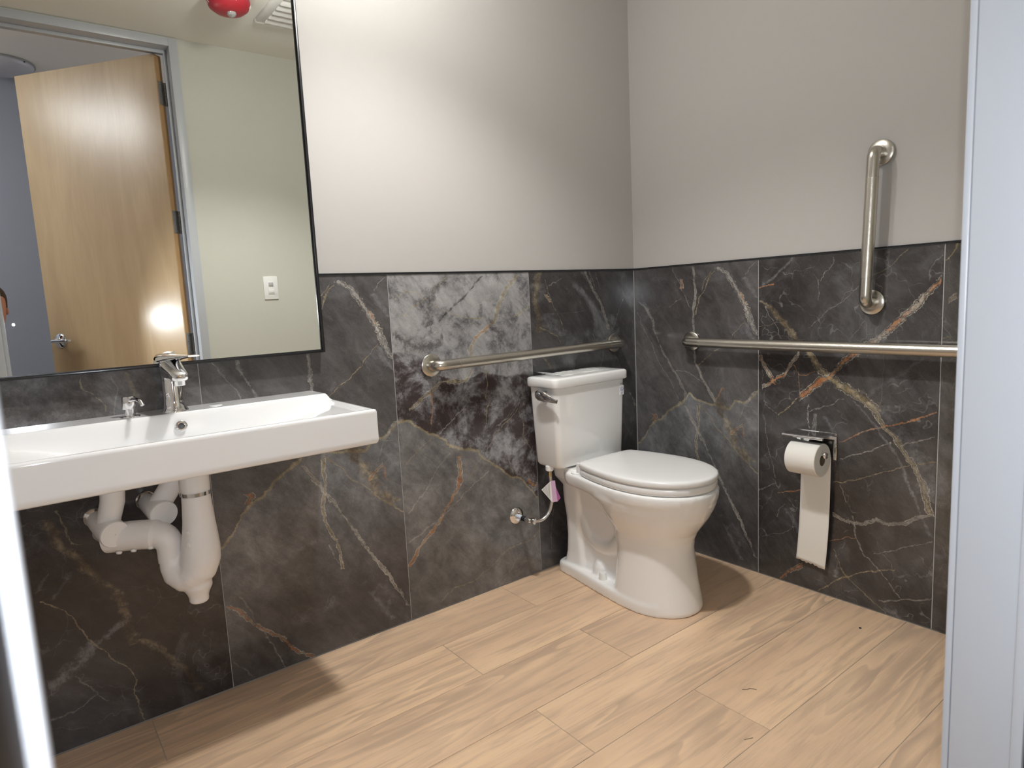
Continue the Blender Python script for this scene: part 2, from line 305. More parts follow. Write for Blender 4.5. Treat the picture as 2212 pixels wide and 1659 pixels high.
  ('u','w',0.004,0.6,[(0.349,0.165),(0.392,0.18),(0.451,0.214),(0.498,0.239)]),
  ('u','g',0.008,0.8,[(0.192,0.001),(0.246,0.052),(0.297,0.087),(0.33,0.107),(0.408,0.138)]),
  ('v','g',0.006,0.7,[(0.002,0.388),(0.028,0.348),(0.058,0.306),(0.093,0.271),(0.116,0.258),(0.152,0.24)]),
  ('v','s',0.022,0.8,[(0.063,0.25),(0.083,0.254),(0.102,0.258)]),
  ('u','w',0.008,0.5,[(0.364,0.033),(0.425,0.059),(0.462,0.064),(0.501,0.086)]),
  ('u','o',0.014,0.6,[(0.071,0.0),(0.105,0.041),(0.149,0.069)]),
  ('v','w',0.005,0.6,[(0.321,0.059),(0.386,0.044),(0.456,0.033),(0.521,0.018)]),
  ('u','o',0.006,0.8,[(0.069,0.275),(0.104,0.294),(0.142,0.309)]),
  ('u','w',0.005,0.5,[(0.003,0.276),(0.034,0.292),(0.069,0.309)]),
  ('v','s',0.018,0.6,[(0.167,0.138),(0.201,0.124),(0.241,0.089)]),
  ('v','w',0.009,0.8,[(0.493,0.168),(0.537,0.158),(0.573,0.163)]),
  ('u','w',0.006,0.7,[(0.163,0.551),(0.22,0.57),(0.271,0.594)]),
  ('v','s',0.014,0.8,[(0.49,0.232),(0.517,0.219),(0.542,0.208)]),
  ('v','w',0.012,0.7,[(0.481,0.177),(0.517,0.181),(0.548,0.181)]),
  ('u','s',0.03,0.7,[(0.376,0.02),(0.411,0.011),(0.427,-0.01)]),
  ('v','w',0.005,0.5,[(0.29,0.283),(0.318,0.271),(0.346,0.258)]),
  ('u','w',0.005,0.5,[(0.018,0.555),(0.048,0.539),(0.068,0.531)]),
  ('v','w',0.005,0.4,[(0.201,0.065),(0.234,0.079),(0.252,0.094)]),
  ('u','w',0.004,0.4,[(0.008,0.122),(0.09,0.164),(0.138,0.2)]),
 ],
 'U':[
  ('v','g',0.006,0.8,[(0.957,-0.0),(0.974,0.015),(0.996,0.028)]),
  ('u','g',0.01,0.5,[(0.008,0.851),(0.019,0.864),(0.032,0.871)]),
  ('v','w',0.003,0.4,[(0.768,0.027),(0.786,0.01),(0.799,-0.002)]),
  ('u','g',0.006,0.5,[(0.001,0.768),(0.017,0.771),(0.032,0.758)]),
 ],
 'W':[
  ('u','s',0.034,0.8,[(0.139,0.15),(0.184,0.175),(0.233,0.215)]),
  ('u','s',0.016,0.8,[(0.22,0.207),(0.259,0.232),(0.299,0.25)]),
  ('v','g',0.006,0.6,[(0.001,0.307),(0.034,0.298),(0.072,0.292),(0.102,0.295),(0.146,0.284),(0.172,0.265),(0.214,0.236),(0.242,0.221),(0.287,0.2),(0.319,0.17),(0.347,0.14)]),
  ('v','b',0.024,0.5,[(0.188,0.305),(0.225,0.299),(0.273,0.292),(0.322,0.282),(0.362,0.25),(0.41,0.223),(0.451,0.193),(0.483,0.191),(0.512,0.172)]),
  ('v','w',0.006,0.4,[(0.078,0.242),(0.098,0.223),(0.125,0.205),(0.156,0.185)]),
  ('u','w',0.009,0.35,[(0.136,0.077),(0.174,0.082),(0.22,0.099)]),
  ('v','s',0.014,0.4,[(0.334,0.168),(0.362,0.191),(0.385,0.211)]),
  ('v','s',0.008,0.4,[(0.361,0.139),(0.378,0.152),(0.395,0.167)]),
  ('v','b',0.018,0.4,[(0.026,0.427),(0.103,0.389),(0.164,0.348),(0.202,0.319)]),
  ('v','g',0.006,0.4,[(0.438,0.252),(0.447,0.218),(0.475,0.207),(0.528,0.194)]),
  ('v','g',0.007,0.6,[(0.718,0.306),(0.735,0.305),(0.757,0.289),(0.775,0.269),(0.798,0.269)]),
  ('v','w',0.006,0.4,[(0.71,0.319),(0.761,0.331),(0.799,0.318)]),
  ('v','b',0.012,0.4,[(0.743,0.366),(0.775,0.355),(0.802,0.344)]),
  ('u','g',0.004,0.3,[(0.457,0.752),(0.478,0.764),(0.498,0.775)]),
 ],
}
REGIONS={'P':('u',[(-0.0,0.351),(0.035,0.383),(0.059,0.431),(0.114,0.463),(0.136,0.487),(0.173,0.512),(0.219,0.538),(0.244,0.565),(0.272,0.547),(0.329,0.536),(0.396,0.527),(0.417,0.552),(0.456,0.556),(0.476,0.571),(0.498,0.594)]),'Q1':('u',[(0.003,0.787),(0.048,0.786),(0.092,0.765),(0.126,0.707),(0.183,0.689),(0.251,0.687),(0.286,0.701),(0.322,0.694),(0.395,0.68),(0.503,0.672)]),'Q2':('u',[(0.007,0.59),(0.041,0.585),(0.068,0.562),(0.105,0.537),(0.151,0.51),(0.168,0.491),(0.222,0.47),(0.268,0.453),(0.305,0.418),(0.344,0.393),(0.382,0.352),(0.428,0.334),(0.464,0.291),(0.501,0.257)])}

def fcurve(k, pts, val, ends=True):
    """a polyline as a Float Curve: other = f(param)"""
    nd = k.n('ShaderNodeFloatCurve', {1: val}); cm = nd.mapping; cm.use_clip = False; cv = cm.curves[0]
    P = [(max(0.0, min(1.0, a)), max(-0.2, min(1.2, b))) for a, b in pts]
    if ends:
        far0 = far1 = 3.0
        Q = []
        if P[0][0] > 0.004: Q += [(0.0, far0), (P[0][0]-0.003, far0)]
        Q += P
        if P[-1][0] < 0.996: Q += [(P[-1][0]+0.003, far1), (1.0, far1)]
    else:
        Q = [(0.0, P[0][1])] + P + [(1.0, P[-1][1])]
    R = [Q[0]]
    for q in Q[1:]:
        if q[0] > R[-1][0]+0.0005: R.append(q)
    while len(cv.points) < len(R): cv.points.new(0.5, 0.5)
    for i, q in enumerate(R): cv.points[i].location = q
    for p in cv.points: p.handle_type = 'VECTOR'
    cm.extend = 'HORIZONTAL'; cm.update()
    return nd.outputs[0]

def marble(name, key, seed, dark=(0.062, 0.057, 0.055), mid=(0.118, 0.112, 0.108), cloud=0.5, regions=(), crackle=0.35):
    k = NT(name, 0.13, 0, (0.05, 0.05, 0.05), 0.5)
    o = k.obj()
    uv = k.n('ShaderNodeVectorMath', {0: o, 1: (1/1.22, 0, 1/1.22)}, operation='MULTIPLY').outputs[0]
    so = k.n('ShaderNodeVectorMath', {0: uv, 1: (seed*3.7, seed*1.3, seed*5.1)}, operation='ADD').outputs[0]
    n1 = k.noise(so, 9, 3, 0.6).outputs[1]; n2 = k.noise(so, 48, 3, 0.65).outputs[1]
    def warp(v, n, a):
        d = k.n('ShaderNodeVectorMath', {0: n, 1: (0.5, 0.5, 0.5)}, operation='SUBTRACT').outputs[0]
        nd = k.n('ShaderNodeVectorMath', {0: d, 1: (a, a, a), 2: v}, operation='MULTIPLY_ADD'); return nd.outputs[0]
    wv = warp(warp(uv, n1, 0.030), n2, 0.014)
    sp = k.n('ShaderNodeSeparateXYZ', {0: wv}); S, T = sp.outputs[0], sp.outputs[2]
    nf = k.noise(so, 30, 4, 0.7).outputs[0]      # streak breakup
    nz = k.math('SUBTRACT', nf, 0.5)
    nc = k.noise(so, 5.5, 5, 0.62, 1.4).outputs[0]
    nb = k.noise(so, 10, 8, 0.72, 0.25).outputs[0]
    ng = k.noise(so, 2.6, 3, 0.5).outputs[0]
    grain = k.noise(so, 420, 2, 0.6).outputs[0]
    col = k.mix(k.rng(ng, 0.35, 0.68), dark, mid)
    col = k.mix(k.math('MULTIPLY', k.rng(nc, 0.50, 0.72), cloud), col, (0.17, 0.17, 0.175))
    fib = k.noise(k.n('ShaderNodeMapping', {'Vector': so, 'Rotation': (0, 0.85, 0), 'Scale': (1, 1, 0.38)}, vector_type='TEXTURE').outputs[0], 11, 8, 0.74, 0.5).outputs[0]
    hf = k.math('MULTIPLY', k.rng(grain, 0.3, 0.8, 0.85, 1.18, False), k.math('MULTIPLY', k.rng(nb, 0.3, 0.7, 0.80, 1.25, False), k.rng(fib, 0.36, 0.66, 0.78, 1.30, False)))
    brk = k.rng(k.noise(so, 70, 5, 0.75).outputs[0], 0.38, 0.55, 0.30, 1.0)
    nz2 = k.math('SUBTRACT', k.noise(so, 95, 4, 0.75).outputs[0], 0.5)
    for r in regions:
        f = fcurve(k, r['pts'], S if r['ax'] == 'u' else T, ends=False)
        d = k.math('SUBTRACT', T if r['ax'] == 'u' else S, f)
        m = k.rng(d, -0.004, 0.004) if r['side'] > 0 else k.rng(d, 0.004, -0.004)
        if r.get('soft'): m = k.rng(d, 0.0, r['soft'])
        if r.get('fade'):
            m = k.math('MULTIPLY', m, k.rng(d, r['fade'], r['fade']*0.1))
        if r.get('blotch'):
            b0, b1, c0, c1 = r['blotch']
            rc = k.mix(k.rng(nb, b0, b1), c0, c1)
        else: rc = k.mix(k.rng(nb, 0.35, 0.7), tuple(x*0.8 for x in r['col']), tuple(x*1.2 for x in r['col']))
        col = k.mix(k.math('MULTIPLY', m, r.get('st', 1.0)), col, rc)
        if r.get('edge'):
            e = k.rng(k.math('ABSOLUTE', k.math('ADD', d, k.math('MULTIPLY', nz, 0.018))), 0.0068, 0.001)
            col = k.mix(k.math('MULTIPLY', e, r['edge']), col, cg_pre(k, nb))
    if crackle:
        vo = k.n('ShaderNodeTexVoronoi', {'Vector': warp(so, n1, 0.16), 'Scale': 7.5}, feature='DISTANCE_TO_EDGE').outputs[0]
        l = k.rng(k.math('ADD', vo, k.math('MULTIPLY', nz, 0.03)), 0.012, 0.0)
        col = k.mix(k.math('MULTIPLY', k.math('MULTIPLY', l, k.rng(nc, 0.42, 0.6)), crackle), col, (0.20, 0.195, 0.18))
        vo2 = k.n('ShaderNodeTexVoronoi', {'Vector': warp(so, n2, 0.10), 'Scale': 23}, feature='DISTANCE_TO_EDGE').outputs[0]
        l2 = k.rng(vo2, 0.022, 0.0)
        col = k.mix(k.math('MULTIPLY', k.math('MULTIPLY', l2, k.rng(nb, 0.5, 0.66)), crackle*0.5), col, (0.17, 0.165, 0.16))
    C = {'w': k.mix(k.rng(nf, 0.3, 0.7), (0.22, 0.21, 0.195), (0.42, 0.40, 0.35)),
         'g': cg_pre(k, nf),
         'o': k.mix(k.rng(nf, 0.35, 0.65), (0.36, 0.135, 0.05), (0.40, 0.27, 0.15)),
         'c': k.mix(k.rng(nb, 0.42, 0.60), (0.40, 0.19, 0.085), (0.37, 0.33, 0.27)),
         'b': k.mix(k.rng(nb, 0.40, 0.62), (0.11, 0.075, 0.045), (0.32, 0.27, 0.17)),
         's': k.mix(k.rng(nb, 0.3, 0.7), (0.12, 0.12, 0.125), (0.22, 0.22, 0.215)),
         'd': k.mix(k.rng(nb, 0.3, 0.7), (0.022, 0.02, 0.02), (0.06, 0.055, 0.055))}
    for ax, cc, wd, st, pts in VEINS[key]:
        f = fcurve(k, pts, T if ax == 'v' else S)
        d = k.math('ABSOLUTE', k.math('SUBTRACT', S if ax == 'v' else T, f))
        dp = abs(pts[-1][0]-pts[0][0]); do = abs(pts[-1][1]-pts[0][1])
        hw = wd*(0.5 if cc in 'sbd' else 0.40)/1.22/(dp/math.hypot(dp, do)+1e-6)
        soft = cc in 'sbd'
        d = k.math('MULTIPLY_ADD', nz, hw*(3.6 if soft else 3.2), d)
        d = k.math('MULTIPLY_ADD', nz2, hw*(2.0 if soft else 2.2), d)
        m = k.rng(d, hw*(1.4 if soft else 1.0), hw*(0.0 if soft else 0.30), 0.0, st)
        m = k.math('MULTIPLY', m, brk)
        if wd >= .010 and cc in 'cgow':
            rim = k.math('MULTIPLY', k.rng(k.math('ABSOLUTE', k.math('SUBTRACT', d, hw*1.15)), 0.0016, 0.0004), k.rng(nb, 0.40, 0.52, 0.0, st))
            col = k.mix(rim, col, (0.40, 0.37, 0.30))
        col = k.mix(m, col, C[cc])
    tn = k.n('ShaderNodeVectorMath', {0: col, 1: (1.0, 1.0, 1.03)}, operation='MULTIPLY').outputs[0]
    vm = k.n('ShaderNodeVectorMath', {0: tn, 'Scale': hf}, operation='SCALE').outputs[0]
    k.link(vm, k.b.inputs['Base Color'])
    return k.m
def cg_pre(k, n): return k.mix(k.rng(n, 0.35, 0.65), (0.21, 0.165, 0.085), (0.40, 0.35, 0.24))

RP, RQ1, RQ2 = REGIONS['P'], REGIONS['Q1'], REGIONS['Q2']
MAR = {}
MAR['P'] = marble('dark_marble_print', 'P', 1.0, regions=[dict(ax=RP[0], pts=RP[1], side=-1, col=(0.165, 0.165, 0.165), fade=-0.42, edge=0.75)], cloud=0.35, crackle=0.22)
MAR['Q'] = marble('grey_marble_print', 'Q', 2.0, dark=(0.07, 0.066, 0.063), mid=(0.13, 0.125, 0.12), regions=[
    dict(ax=RQ2[0], pts=RQ2[1], side=1, blotch=(0.44, 0.64, (0.050, 0.037, 0.036), (0.27, 0.275, 0.285)), st=0.95),
    dict(ax=RQ1[0], pts=RQ1[1], side=1, blotch=(0.36, 0.52, (0.12, 0.12, 0.125), (0.29, 0.285, 0.275)), st=0.95),
    dict(ax=RQ2[0], pts=RQ2[1], side=-1, col=(0.165, 0.162, 0.157), fade=-0.75, edge=0.85)], cloud=0.35, crackle=0.15)
MAR['S'] = marble('charcoal_marble_print', 'S', 3.0, dark=(0.05,0.046,0.045), mid=(0.10,0.097,0.095), cloud=0.7, crackle=0.25)
MAR['V'] = marble('veined_black_marble_print', 'V', 4.0, dark=(0.036, 0.032, 0.030), mid=(0.088, 0.082, 0.077), cloud=0.35, crackle=0.75)
MAR['U'] = marble('grey_gold_marble_print', 'U', 5.0, dark=(0.06, 0.055, 0.05), mid=(0.12, 0.112, 0.10), cloud=0.6, crackle=0.4)
MAR['W'] = marble('brown_black_marble_print', 'W', 6.0, dark=(0.022, 0.019, 0.019), mid=(0.048, 0.042, 0.040), cloud=0.25, crackle=0.3,
    regions=[dict(ax='u', pts=[(0.0, 0.50), (0.25, 0.56), (0.5, 0.60)], side=1, soft=0.14, blotch=(0.35, 0.66, (0.075, 0.068, 0.064), (0.15, 0.145, 0.142)))])  # slab colour blends softly lighter towards the top

# ------------------------------------------------------------------ mesh helpers
class MB:
    def __init__(s): s.bm = bmesh.new()
    def box(s, x0, x1, y0, y1, z0, z1, bev=0.0, seg=2):
        t = bmesh.new()
        r = bmesh.ops.create_cube(t, size=1.0)
        for v in t.verts: v.co = Vector(((x0+x1)/2+v.co.x*(x1-x0), (y0+y1)/2+v.co.y*(y1-y0), (z0+z1)/2+v.co.z*(z1-z0)))
        if bev: bmesh.ops.bevel(t, geom=t.edges[:], offset=bev, segments=seg, profile=0.5, affect='EDGES')
        s.add(t); return s
    def add(s, t, mat=None):
        if mat is not None: t.transform(mat)
        me = bpy.data.meshes.new('tmp'); t.to_mesh(me); t.free(); s.bm.from_mesh(me); bpy.data.meshes.remove(me)
    def loft(s, rings, cap=(True, True), close=True):
        bm = s.bm; R = [[bm.verts.new(p) for p in r] for r in rings]; n = len(R[0])
        for a, b in zip(R, R[1:]):
            for i in range(n if close else n-1):
                j = (i+1) % n
                try: bm.faces.new((a[i], a[j], b[j], b[i]))
                except ValueError: pass
        if cap[0]: bm.faces.new(R[0][::-1])
        if cap[1]: bm.faces.new(R[-1])
        return s
    def tube(s, pts, rad, n=16, cap=(True, True)):
        pts = [Vector(p) for p in pts]; N = len(pts)
        rs = rad if isinstance(rad, (list, tuple)) else [rad]*N
        tg = [(pts[min(i+1, N-1)]-pts[max(i-1, 0)]).normalized() for i in range(N)]
        a = Vector((0, 0, 1)) if abs(tg[0].z) < 0.9 else Vector((1, 0, 0))
        u = (a-tg[0]*a.dot(tg[0])).normalized(); rings = []
        for p, t, r in zip(pts, tg, rs):
            u = (u-t*u.dot(t)).normalized(); v = t.cross(u)
            rings.append([p+(u*math.cos(2*PI*k/n)+v*math.sin(2*PI*k/n))*r for k in range(n)])
        return s.loft(rings, cap)
    def lathe(s, prof, c, axis=(0, 0, 1), n=32, cap=(True, True)):
        """prof: (radius, height) along axis from c"""
        ax = Vector(axis).normalized(); a = Vector((0, 0, 1)) if abs(ax.z) < 0.9 else Vector((1, 0, 0))
        u = (a-ax*a.dot(ax)).normalized(); v = ax.cross(u); c = Vector(c)
        return s.loft([[c+ax*h+(u*math.cos(2*PI*k/n)+v*math.sin(2*PI*k/n))*max(r, 1e-4) for k in range(n)] for r, h in prof], cap)
    def cyl(s, a, b, r, n=24): return s.lathe([(r, 0), (r, (Vector(b)-Vector(a)).length)], a, Vector(b)-Vector(a), n)
    def out(s, name, mat, parent=None, smooth=None, mats=None, mods=()):
        bmesh.ops.recalc_face_normals(s.bm, faces=s.bm.faces[:])
        me = bpy.data.meshes.new(name); s.bm.to_mesh(me); s.bm.free()
        me.materials.append(mat)
        o = bpy.data.objects.new(name, me); COL.objects.link(o)
        if parent is not None: o.parent = parent
        if smooth is not None: shade(o, smooth)
        return o
def shade(o, ang):
    me = o.data
    for p in me.polygons: p.use_smooth = True
    if ang < 179:
        bm = bmesh.new(); bm.from_mesh(me)
        for e in bm.edges:
            if len(e.link_faces) == 2 and e.calc_face_angle(0) > math.radians(ang): e.smooth = False
        bm.to_mesh(me); bm.free()
def empty(name, loc=(0, 0, 0), rz=0.0):
    o = bpy.data.objects.new(name, None); COL.objects.link(o); o.location = loc; o.rotation_euler.z = rz; o.empty_display_size = 0.05; return o
def tag(o, label=None, cat=None, group=None, kind=None):
    if label: o['label'] = label
    if cat: o['category'] = cat
    if group: o['group'] = group
    if kind: o['kind'] = kind
    return o
def arc(c, r, a0, a1, n, ux, uy):
    c, ux, uy = Vector(c), Vector(ux), Vector(uy)
    return [c+ux*r*math.cos(a0+(a1-a0)*i/n)+uy*r*math.sin(a0+(a1-a0)*i/n) for i in range(n+1)]
def bend(pts, r, n=8):
    """polyline with rounded corners"""
    P = [Vector(p) for p in pts]; out = [P[0]]
    for a, b, c in zip(P, P[1:], P[2:]):
        u = (a-b).normalized(); v = (c-b).normalized(); rr = min(r, (a-b).length*0.49, (c-b).length*0.49)
        p0, p1 = b+u*rr, b+v*rr
        for i in range(n+1):
            t = i/n; out.append(p0*(1-t)**2+b*2*t*(1-t)+p1*t*t)
    out.append(P[-1]); return out
def rrect(x0, x1, y0, y1, r, z, n=6):
    pts = []
    for cx, cy, a in ((x1-r, y1-r, 0), (x0+r, y1-r, PI/2), (x0+r, y0+r, PI), (x1-r, y0+r, 1.5*PI)):
        for i in range(n+1):
            t = a+PI/2*i/n; pts.append(Vector((cx+r*math.cos(t), cy+r*math.sin(t), z)))
    return pts
def text(name, body, size, mat, parent, matrix, ext=0.0004, sx=1.0):
    cu = bpy.data.curves.new(name, 'FONT'); cu.body = body; cu.size = size; cu.extrude = ext; cu.align_x = 'CENTER'; cu.align_y = 'CENTER'; cu.space_character = sx
    tmp = bpy.data.objects.new(name, cu); COL.objects.link(tmp)
    me = bpy.data.meshes.new_from_object(tmp.evaluated_get(bpy.context.evaluated_depsgraph_get())); bpy.data.objects.remove(tmp)
    me.materials.clear(); me.materials.append(mat)
    o = bpy.data.objects.new(name, me); COL.objects.link(o); o.parent = parent; o.matrix_local = matrix; return o

# ------------------------------------------------------------------ room shell
XL, HC, YD, TZ = -2.46, 2.475, -1.742, 1.22      # left wall, ceiling height, door wall face, top of the wall tiles
XR, XS = -1.443, -2.254                          # door frame inner faces
wb = MB()
wb.box(XL-0.1, 0.1, 0.0025, 0.12, TZ, HC+0.1); wb.box(XL-0.1, 0.1, 0.011, 0.12, -0.1, TZ)
wall_back = tag(wb.out('wall_back', M['paint']), kind='structure')
wr = MB()
wr.box(0.0025, 0.12, YD-0.13, 0.0025, TZ, HC+0.1); wr.box(0.011, 0.12, YD-0.13, 0.011, -0.1, TZ)
wall_right = tag(wr.out('wall_right', M['paint']), kind='structure')
wl = MB(); wl.box(XL-0.1, XL, YD-0.13, 0.0025, -0.1, HC+0.1)
tag(wl.out('wall_left', M['paint']), kind='structure')
wf = MB()
wf.box(XR+0.04, 0.1, YD-0.13, YD, -0.1, HC+0.1); wf.box(-3.9, XS-0.04, YD-0.13, YD, -0.1, HC+0.1); wf.box(XS-0.04, XR+0.04, YD-0.13, YD, 2.468, 2.60)
tag(wf.out('wall_front', M['paint_front']), kind='structure')
cb = MB(); cb.box(XL-0.1, 0.1, YD-0.0, 0.12, HC, HC+0.1)
tag(cb.out('ceiling', M['ceil']), kind='structure')
# corridor outside the door
c1 = MB(); c1.box(-4.0, 0.6, -3.32, -3.22, -0.1, 2.8); tag(c1.out('wall_corridor', M['corr']), kind='structure')
c1 = MB(); c1.box(-4.0, -3.9, -3.22, YD, -0.1, 2.8); tag(c1.out('wall_corridor_left', M['corr']), kind='structure')
c1 = MB(); c1.box(0.5, 0.6, -3.22, YD-0.13, -0.1, 2.8); tag(c1.out('wall_corridor_right', M['corr']), kind='structure')
c1 = MB(); c1.box(-4.0, 0.6, -3.32, YD-0.13, 2.62, 2.72); tag(c1.out('ceiling_corridor', M['corrceil']), kind='structure')
c1 = MB(); c1.box(-4.0, 0.6, -3.32, -1.895, -0.1, -0.001); tag(c1.out('floor_corridor', M['corrfloor']), kind='structure')

# grout beds and wall tiles
g = MB(); g.box(XL, 0.011, 0.0015, 0.0115, 0, TZ-0.001); g.out('grout', M['grout'], wall_back)
g = MB(); g.box(0.0015, 0.0115, YD, 0.0015, 0, TZ-0.001); g.out('grout', M['grout'], wall_right)
def wtile(parent, key, x, w_, wallB=False, u0=0.0):
    t = MB(); t.box(0.0011, w_-0.0011, 0, 0.0095, 0.002, TZ-0.0015, 0.0006, 1)
    o = t.out('tile', MAR[key], parent)
    if wallB: o.location = (0.0, x, 0); o.rotation_euler.z = -PI/2
    else: o.location = (x, 0.0, 0)
    return o
for key, x, w_ in (('S', -0.605, 0.602), ('Q', -1.213, 0.608), ('P', -1.821, 0.608), ('W', -2.429, 0.608)): wtile(wall_back, key, x, w_)
t = MB(); t.box(XL+0.001, -2.4305, 0, 0.0095, 0.002, TZ-0.0015); t.out('tile', MAR['V'], wall_back)
for key, y, w_ in (('P', 0.0, 0.6095), ('V', -0.61, 0.6105), ('U', -1.2215, 0.518)): wtile(wall_right, key, y, w_, True)
t = MB(); t.box(XL, 0.0, -0.0035, 0.004, TZ, TZ+0.0055); tag(t.out('trim_1', M['black']), kind='structure')
t = MB(); t.box(-0.0035, 0.004, YD, -0.0035, TZ, TZ+0.0055); tag(t.out('trim_2', M['black']), kind='structure')

# floor: grout bed with wood look planks in running bond
fb = MB(); fb.box(XL-0.05, 0.011, -1.895, 0.011, -0.1, -0.0022)
floor = tag(fb.out('floor', M['floor_grout']), kind='structure')
rows = [(-0.002, -0.222, -0.82), (-0.222, -0.452, -1.222), (-0.452, -0.687, -0.822), (-0.687, -0.917, -1.212), (-0.917, -1.151, -0.82),
        (-1.151, -1.384, -1.215), (-1.384, -1.617, -0.82), (-1.617, -1.85, -1.215), (-1.85, -1.894, -0.82)]
for r, (ya, yb, jx) in enumerate(rows):
    xs = [jx+1.221*k for k in range(-3, 3)]
    xs = sorted([x for x in xs if XL+0.002 < x < -0.004]+[XL+0.001, -0.002])
    for a, b in zip(xs, xs[1:]):
        if b-a < 0.01: continue
        t = MB(); h = random.uniform(-0.00035, 0.0)
        t.box(0.0011, b-a-0.0011, yb-ya+0.0011, -0.0011, -0.009, h, 0.0007, 1)
        o = t.out('plank', M['floor'], floor); o.location = (a, ya, 0)

# ------------------------------------------------------------------ door frame, door
df = tag(empty('trim_3', ((XR+XS)/2, YD, 0)), kind='structure'); dx = -df.location.x
def fr(name, m, x0, x1, y0, y1, z0, z1, bev=0.0012):
    t = MB(); t.box(x0, x1, y0, y1, z0, z1, bev)
    o = t.out(name, m, df, 40); o.matrix_parent_inverse = Matrix.Translation((-df.location.x, -df.location.y, 0)); return o
ZH = 2.431
fr('casing', M['jamb'], XR, XR+0.040, -1.7388, -1.732, 0, 2.468)
fr('jamb', M['jamb'], XR, XR+0.040, -1.88, -1.7394, 0, 2.466)
fr('stop', M['jamb'], XR-0.016, XR, -1.8105, -1.799, 0, ZH-0.016, 0.003)
fr('black_strip', M['rubber'], XR-0.0125, XR, -1.826, -1.8107, 0, ZH-0.016, 0.002)  # plain black strip behind the hinge-side stop
fr('casing', M['jamb'], XS-0.040, XS, -1.7388, -1.732, 0, 2.468)
fr('jamb', M['jamb'], XS-0.040, XS, -1.88, -1.7394, 0, 2.466)
fr('stop', M['jamb'], XS, XS+0.0158, -1.902, -1.799, 0, ZH-0.016, 0.002)
fr('black_strip', M['rubber'], XS, XS+0.0158, -1.955, -1.9025, 0, ZH-0.016, 0.002)  # plain black strip continuing the stop towards the corridor
fr('head', M['jamb'], XS, XR, -1.88, -1.7394, ZH, 2.468)
fr('casing', M['jamb'], XS, XR, -1.7388, -1.732, ZH, 2.468)
fr('stop', M['jamb'], XS, XR, -1.8105, -1.799, ZH-0.017, ZH, 0.003)

# door leaf, opened outwards: local x runs from the hinge edge to the free edge, local y faces the room
ang = math.atan2(-0.78, -0.625)
ex = Vector((math.cos(ang), math.sin(ang), 0)); ny = Vector((-ex.y, ex.x, 0))
if ny.dot(Vector((-0.78, 0.625, 0))) < 0: ny = -ny
H0 = Vector((-1.490, -1.852, 0))
door = empty('door_1', H0); tag(door, kind='structure')
door.matrix_world = Matrix(((ex.x, ny.x, 0, H0.x), (ex.y, ny.y, 0, H0.y), (0, 0, 1, 0), (0, 0, 0, 1)))
if ex.cross(ny).z < 0:   # keep a right-handed frame: local y points away from the room
    door.matrix_world = Matrix(((ex.x, -ny.x, 0, H0.x), (ex.y, -ny.y, 0, H0.y), (0, 0, 1, 0), (0, 0, 0, 1))); SG = -1
else: SG = 1
DW = 0.885
def yy(a, b): return (min(SG*a, SG*b), max(SG*a, SG*b))
t = MB(); t.box(0.002, DW, *yy(-0.044, 0), 0.012, 2.424, 0.001); t.out('door_panel', M['maple'], door)
t = MB(); t.box(0.0, 0.002, *yy(-0.0435, -0.0012), 0.013, 2.423); t.out('edge_band', M['edgeband'], door)
t = MB(); t.box(DW, DW+0.0015, *yy(-0.0435, -0.0012), 0.013, 2.423); t.out('edge_band', M['edgeband'], door)
for hz in (2.24, 1.60, 0.965, 0.25):
    t = MB(); t.box(-0.0022, 0.0, *yy(-0.046, -0.004), hz-0.058, hz+0.058, 0.001)
    h = t.out('hinge', M['hinge'], door, 40)
    for q, (yo, zo) in enumerate(((-0.018, 0.042), (-0.012, 0.014), (-0.018, -0.014), (-0.030, -0.044))):
        t = MB(); t.lathe([(0.0035, 0), (0.0028, 0.0009)], (-0.0022, SG*yo, hz+zo), (-1, 0, 0), 12); t.out('screw', M['chrome'], h, 40)
    t = MB()
    for j in range(5): t.cyl((-0.004, SG*-0.049, hz-0.058+j*0.0232), (-0.004, SG*-0.049, hz-0.0362+j*0.0232), 0.0058, 14)
    t.out('knuckle', M['hinge'], h, 40)
lv = empty('door_handle', (0, 0, 0)); lv.parent = door
hx, hz = DW-0.070, 1.01
for sd, base in ((1, 0.0), (-1, -0.044)):
    t = MB(); t.lathe([(0.040, 0), (0.040, 0.004), (0.034, 0.010), (0.020, 0.013), (0.014, 0.018), (0.012, 0.045)], (hx, SG*base, hz), (0, SG*sd, 0), 32); t.out('rosette', M['chrome'], lv, 40)
    t = MB(); t.tube(bend([(hx, SG*(base+sd*0.03), hz), (hx, SG*(base+sd*0.060), hz), (hx-0.10, SG*(base+sd*0.060), hz), (hx-0.118, SG*(base+sd*0.045), hz)], 0.012), [0.010]*9+[0.010]+[0.0085]*10, 14)
    t.out('lever', M['chrome'], lv, 60)

